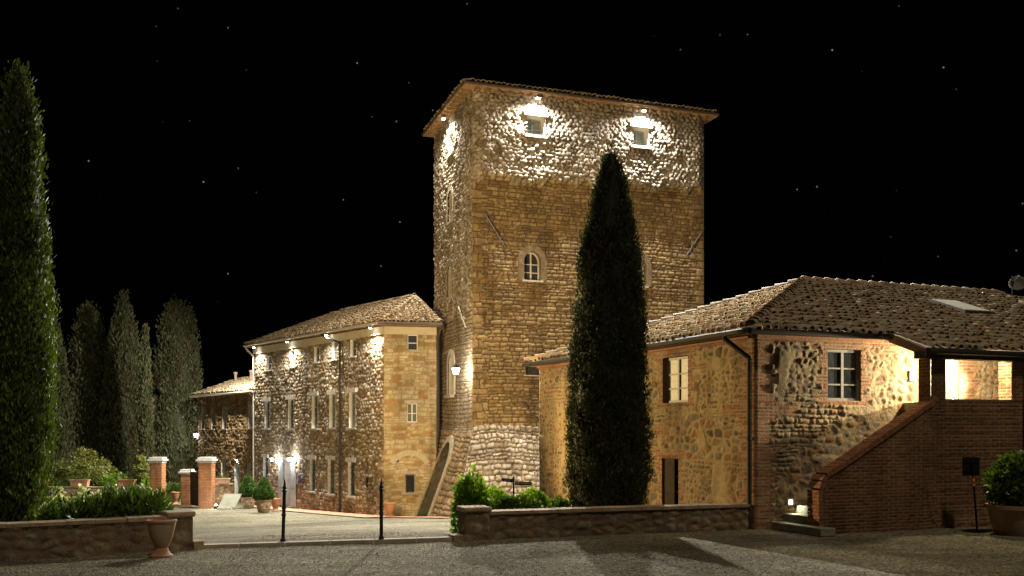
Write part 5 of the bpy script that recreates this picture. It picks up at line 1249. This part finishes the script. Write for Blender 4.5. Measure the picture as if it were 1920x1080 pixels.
for k_, (px, Yt, ytop, rpx, shape, lb) in enumerate(((92, 64, 592, 40, 0, 'dim background cypress partly hidden by the big left cypress'), (166, 67, 578, 40, 1, 'second background cypress from the left with a blunt top'), (232, 66, 556, 36, 0, 'tallest narrow background cypress at the middle of the row'), (273, 62, 618, 13, 2, 'thin pencil shaped cypress between two larger background trees'), (333, 68, 570, 50, 1, 'broad flat topped background cypress nearest the annex house'))):
    x = atx(px, Yt); z0 = float(gz(x, Yt)) - .1; zt = EYE - (ytop - HZ) / F_PX * Yt; H_ = zt - z0; r = rpx / F_PX * Yt * .93
    pr = {0: [(0, .5), (.05, .85), (.2, 1.05), (.4, .98), (.6, .82), (.75, .68), (.88, .48), (.96, .26), (1, .05)], 1: [(0, .6), (.05, .95), (.2, 1.08), (.4, 1.0), (.6, .88), (.75, .74), (.9, .56), (.97, .42), (1, .12)], 2: [(0, .6), (.1, 1.1), (.35, 1.1), (.6, .9), (.8, .6), (.93, .28), (1, .04)]}[shape]
    cypress('cypress_tree', (x, Yt, z0), [(a_ * H_, b_ * r) for a_, b_ in pr], 'cyp_far', lb, 'cypresses in the background row', 310 + k_, n=34000 if rpx > 20 else 10000, L=.26, W=.09, clump=.55 if rpx > 20 else .3, rough=.09)
# oleander hedge of the left wall: separate bushes
for k_, (t, hz_, r_, lb) in enumerate(((3.36, .86, .36, 'left bush of the glossy oleander hedge nearest the big cypress'), (3.85, .96, .40, 'second glossy oleander bush from the left in the hedge'), (4.38, 1.16, .42, 'third and tallest glossy oleander bush from the left in the hedge'), (4.84, 1.12, .38, 'right end bush of the glossy oleander hedge by the wall pier'))):
    p = FLL.P(t + .45, 0, -1.0); z0 = float(gz(p.x, p.y)); p = Vector((p.x, p.y, z0)); hh = hz_ - z0
    shrub('oleander_bush', p, [(0, 0, hh * .45, r_, .4, hh * .5), (-.2, .1, hh * .62, r_ * .7, .45, hh * .42), (.25, -.05, hh * .6, r_ * .7, .45, hh * .42)], 'leaf_dark', lb, 'bush', 'oleander hedge bushes', 401 + k_, n=1900, L=.15, W=.04, up=.9)
for k_, (px, py, Yt, lb) in enumerate(((98, 926, 20.0, 'white flowering rose bush behind the left end of the hedge'), (165, 922, 20.3, 'white flowering rose bush behind the middle of the hedge'), (268, 926, 20.6, 'white flowering rose bush behind the right part of the hedge'))):
    x = atx(px, Yt); z0 = float(gz(x, Yt)); zt = EYE - (py - 12 - HZ) / F_PX * Yt; hh = zt - z0
    shrub('rose_bush', (x, Yt, z0), [(0, 0, hh * .55, .42, .4, hh * .45), (.3, .1, hh * .5, .3, .3, hh * .4)], 'leaf', lb, 'bush', 'white rose bushes', 421 + k_, n=700, L=.09, W=.045, flowers=(70, .10, hh * .55))
# shrubs behind the right wall
Y = 22.6
p = Vector((atx(886, Y), Y, 0)); p.z = float(gz(p.x, p.y)) - .05
shrub('laurel_shrub', p, [(0, 0, .75 - p.z * .5, .42, .40, .62), (-.22, .1, .35, .30, .34, .62), (.20, 0, .55, .36, .36, .45), (-.12, .1, .9, .28, .26, .40)], 'leaf_bright', 'tall bright yellow green shrub beside the right wall pier', 'shrub', None, 441, n=3600, L=.11, W=.06)
Y = 22.1; p = Vector((atx(968, Y), Y, -.03))
shrub('photinia_shrub', p, [(0, 0, .42, .52, .36, .36), (-.3, .05, .45, .30, .32, .30), (.34, .05, .40, .30, .32, .30)], 'leaf', 'low wide clipped shrub with dark front below the signpost', 'shrub', None, 442, n=3400, L=.085, W=.045)
Y = 22.6; p = Vector((atx(1048, Y), Y, -.03))
shrub('photinia_shrub', p, [(0, 0, .36, .28, .28, .32), (.1, 0, .45, .2, .2, .2)], 'leaf', 'small round dark shrub between the signpost and the central cypress', 'shrub', None, 443, n=1300, L=.08, W=.04)
Y = 24.6
for k_, (px, py, lb) in enumerate(((925, 912, 'bright green shrub behind the tall shrub against the white tower base'), (1000, 915, 'bright leafy shrub behind the right arrow sign'))):
    p = Vector((atx(px, Y), Y, -.05)); zt = EYE - (py - HZ) / F_PX * Y
    shrub('laurel_shrub', p, [(0, 0, zt * .55, .40, .35, zt * .5), (.2, .1, zt * .5, .3, .3, zt * .4)], 'leaf_bright', lb, 'shrub', None, 445 + k_, n=1500, L=.10, W=.05)
# citrus trees and greenery behind the garden wall
def citrus(px, Yt, ytop, rpx, label, seed, n=2200, blobs=None):
    x = atx(px, Yt); z0 = float(gz(x, Yt)); zt = EYE - (ytop - HZ) / F_PX * Yt; r = rpx / F_PX * Yt; hh = zt - z0; rg = np.random.default_rng(seed)
    T = thing('citrus_tree', (x, Yt, z0), label, 'tree', 'citrus trees behind the garden wall'); c = Vector((x, Yt, z0))
    bl = blobs or [(-.5, 0, .62, .5), (.1, .1, .78, .5), (.55, 0, .62, .52), (0, -.2, .6, .45), (-.85, .1, .55, .3), (.3, .2, .5, .4)]
    tb = MB(); tb.bar(c, c + Vector((0, 0, hh * .45)), .07, 8, .055)
    for b in bl: tb.bar(c + Vector((0, 0, hh * .4)), c + Vector((b[0] * r, b[1] * r, hh * b[2])), .035, 6, .012)
    tb.build('trunk', M['bark'], T)
    V, Q, t = join([bush_leaves((c.x + b[0] * r, c.y + b[1] * r, c.z + hh * b[2]), (b[3] * r, b[3] * r, b[3] * r * .8), n // len(bl), .15, .07, rg, -.1, .35) for b in bl])
    mk('crown', V, Q, M['citrus'], T, {'tint': np.repeat(t[:, None], 3, 1)})
citrus(152, 56.5, 832, 48, 'spreading pale green citrus tree above the middle planter box', 461, 2600)
citrus(190, 59, 850, 30, 'smaller dull citrus tree right of the spreading one', 462, 1200)
citrus(264, 56.5, 851, 18, 'small bright citrus tree just left of the brick gate pillar', 463, 1100, [(-.3, 0, .72, .6), (.3, 0, .75, .6), (0, .1, .9, .5), (.2, -.1, .58, .5)])
for k_, (px, ytop, rpx, lb) in enumerate(((214, 883, 32, 'round bright green shrub behind the garden wall between two planters'), (278, 895, 16, 'small green shrub at the foot of the left gate pillar'))):
    Yt = 56; x = atx(px, Yt); z0 = float(gz(x, Yt)); zt = EYE - (ytop - HZ) / F_PX * Yt; r = rpx / F_PX * Yt; hh = zt - z0
    shrub('garden_shrub', (x, Yt, z0), [(0, 0, hh * .55, r, r * .7, hh * .45), (-r * .4, 0, hh * .5, r * .6, r * .6, hh * .4)], 'leaf_bright', lb, 'shrub', None, 471 + k_, n=1500, L=.15, W=.08)
Yt = 60
for k_, (px, ytop, rpx, lb) in enumerate(((322, 905, 24, 'dark low bush seen through the garden gateway'), (110, 868, 34, 'dark bush behind the garden wall left of the citrus tree'))):
    x = atx(px, Yt); z0 = float(gz(x, Yt)); zt = EYE - (ytop - HZ) / F_PX * Yt; r = rpx / F_PX * Yt; hh = zt - z0
    shrub('garden_shrub', (x, Yt, z0), [(0, 0, hh * .5, r, r * .7, hh * .5)], 'leaf_dark', lb, 'shrub', None, 481 + k_, n=1100, L=.2, W=.09)
Yt = 57; urn(328, Yt, .75, .27, 'small terracotta urn standing in the garden gateway before a dark bush', group=None, segs=16)
# big planter at the right edge
Y = 20.6; x = atx(1912, Y); c = Vector((x, Y, 0)); T = thing('planter_pot', c, 'large weathered terracotta pot at the right edge of the forecourt', 'pot')
mb = MB(); mb.lathe(c, [(.48, -.02), (.50, .03), (.58, .30), (.62, .54), (.68, .56), (.68, .64), (.60, .64), (.56, .52)], 32); mb.build('pot', M['terracotta_old'], T, True)
mb = MB(); mb.lathe(c, [(.57, .54), (.55, .57)], 32); mb.build('soil', M['soil'], T)
shrub('laurel_shrub', c + Vector((0, 0, .56)), [(0, 0, .55, .66, .5, .58), (-.34, 0, .42, .44, .4, .46), (.3, 0, .5, .5, .4, .5), (.0, 0, .9, .46, .35, .36), (-.2, .1, .8, .35, .3, .3)], 'leaf_dark', 'dark glossy shrub growing in the large pot at the right edge', 'shrub', None, 491, n=3800, L=.12, W=.06)

# ================================================================== FLOODLIGHTS: unseen amber sodium lamps that wash the stone, then added fill spots
spot('amber_floodlight', None, (-6.5, 25.0, 3.2), TR.P(.6, 7.0), 13500, 74, .7, (1, .67, .29), .15)
spot('amber_floodlight', None, (-12.0, 33.0, 4.4), RL.P(4.6, 2.2), 14500, 42, .6, (1, .70, .32), .15)
spot('tree_fill_spot', None, FV.P(14.3, 6.9, .9), (-24, 62.5, 1.2), 6800, 104, .6, (1, .92, .74), .15)  # added beside the end eave lamp to brighten background cypresses and citrus
spot('lantern_boost_spot', None, (-2.75, 41.6, 5.1), (-3.6, 19, .9), 15000, 62, .6, (1, .9, .7), .12)  # extra beam added at the tower lantern, brightens hedge and gateway
spot('eave_boost_spot', None, TR.P(2.85, 16.75, .6), (8.6, 25.0, 4.5), 24000, 44, .5, (1, .94, .82), .06)  # second beam added at the left eave lamp to brighten the farmhouse roof
spot('eave_boost_spot', None, TR.P(8.08, 16.75, .6), (10.5, 25.0, 5.0), 12000, 40, .5, (1, .94, .82), .06)  # same added beam at the right eave lamp
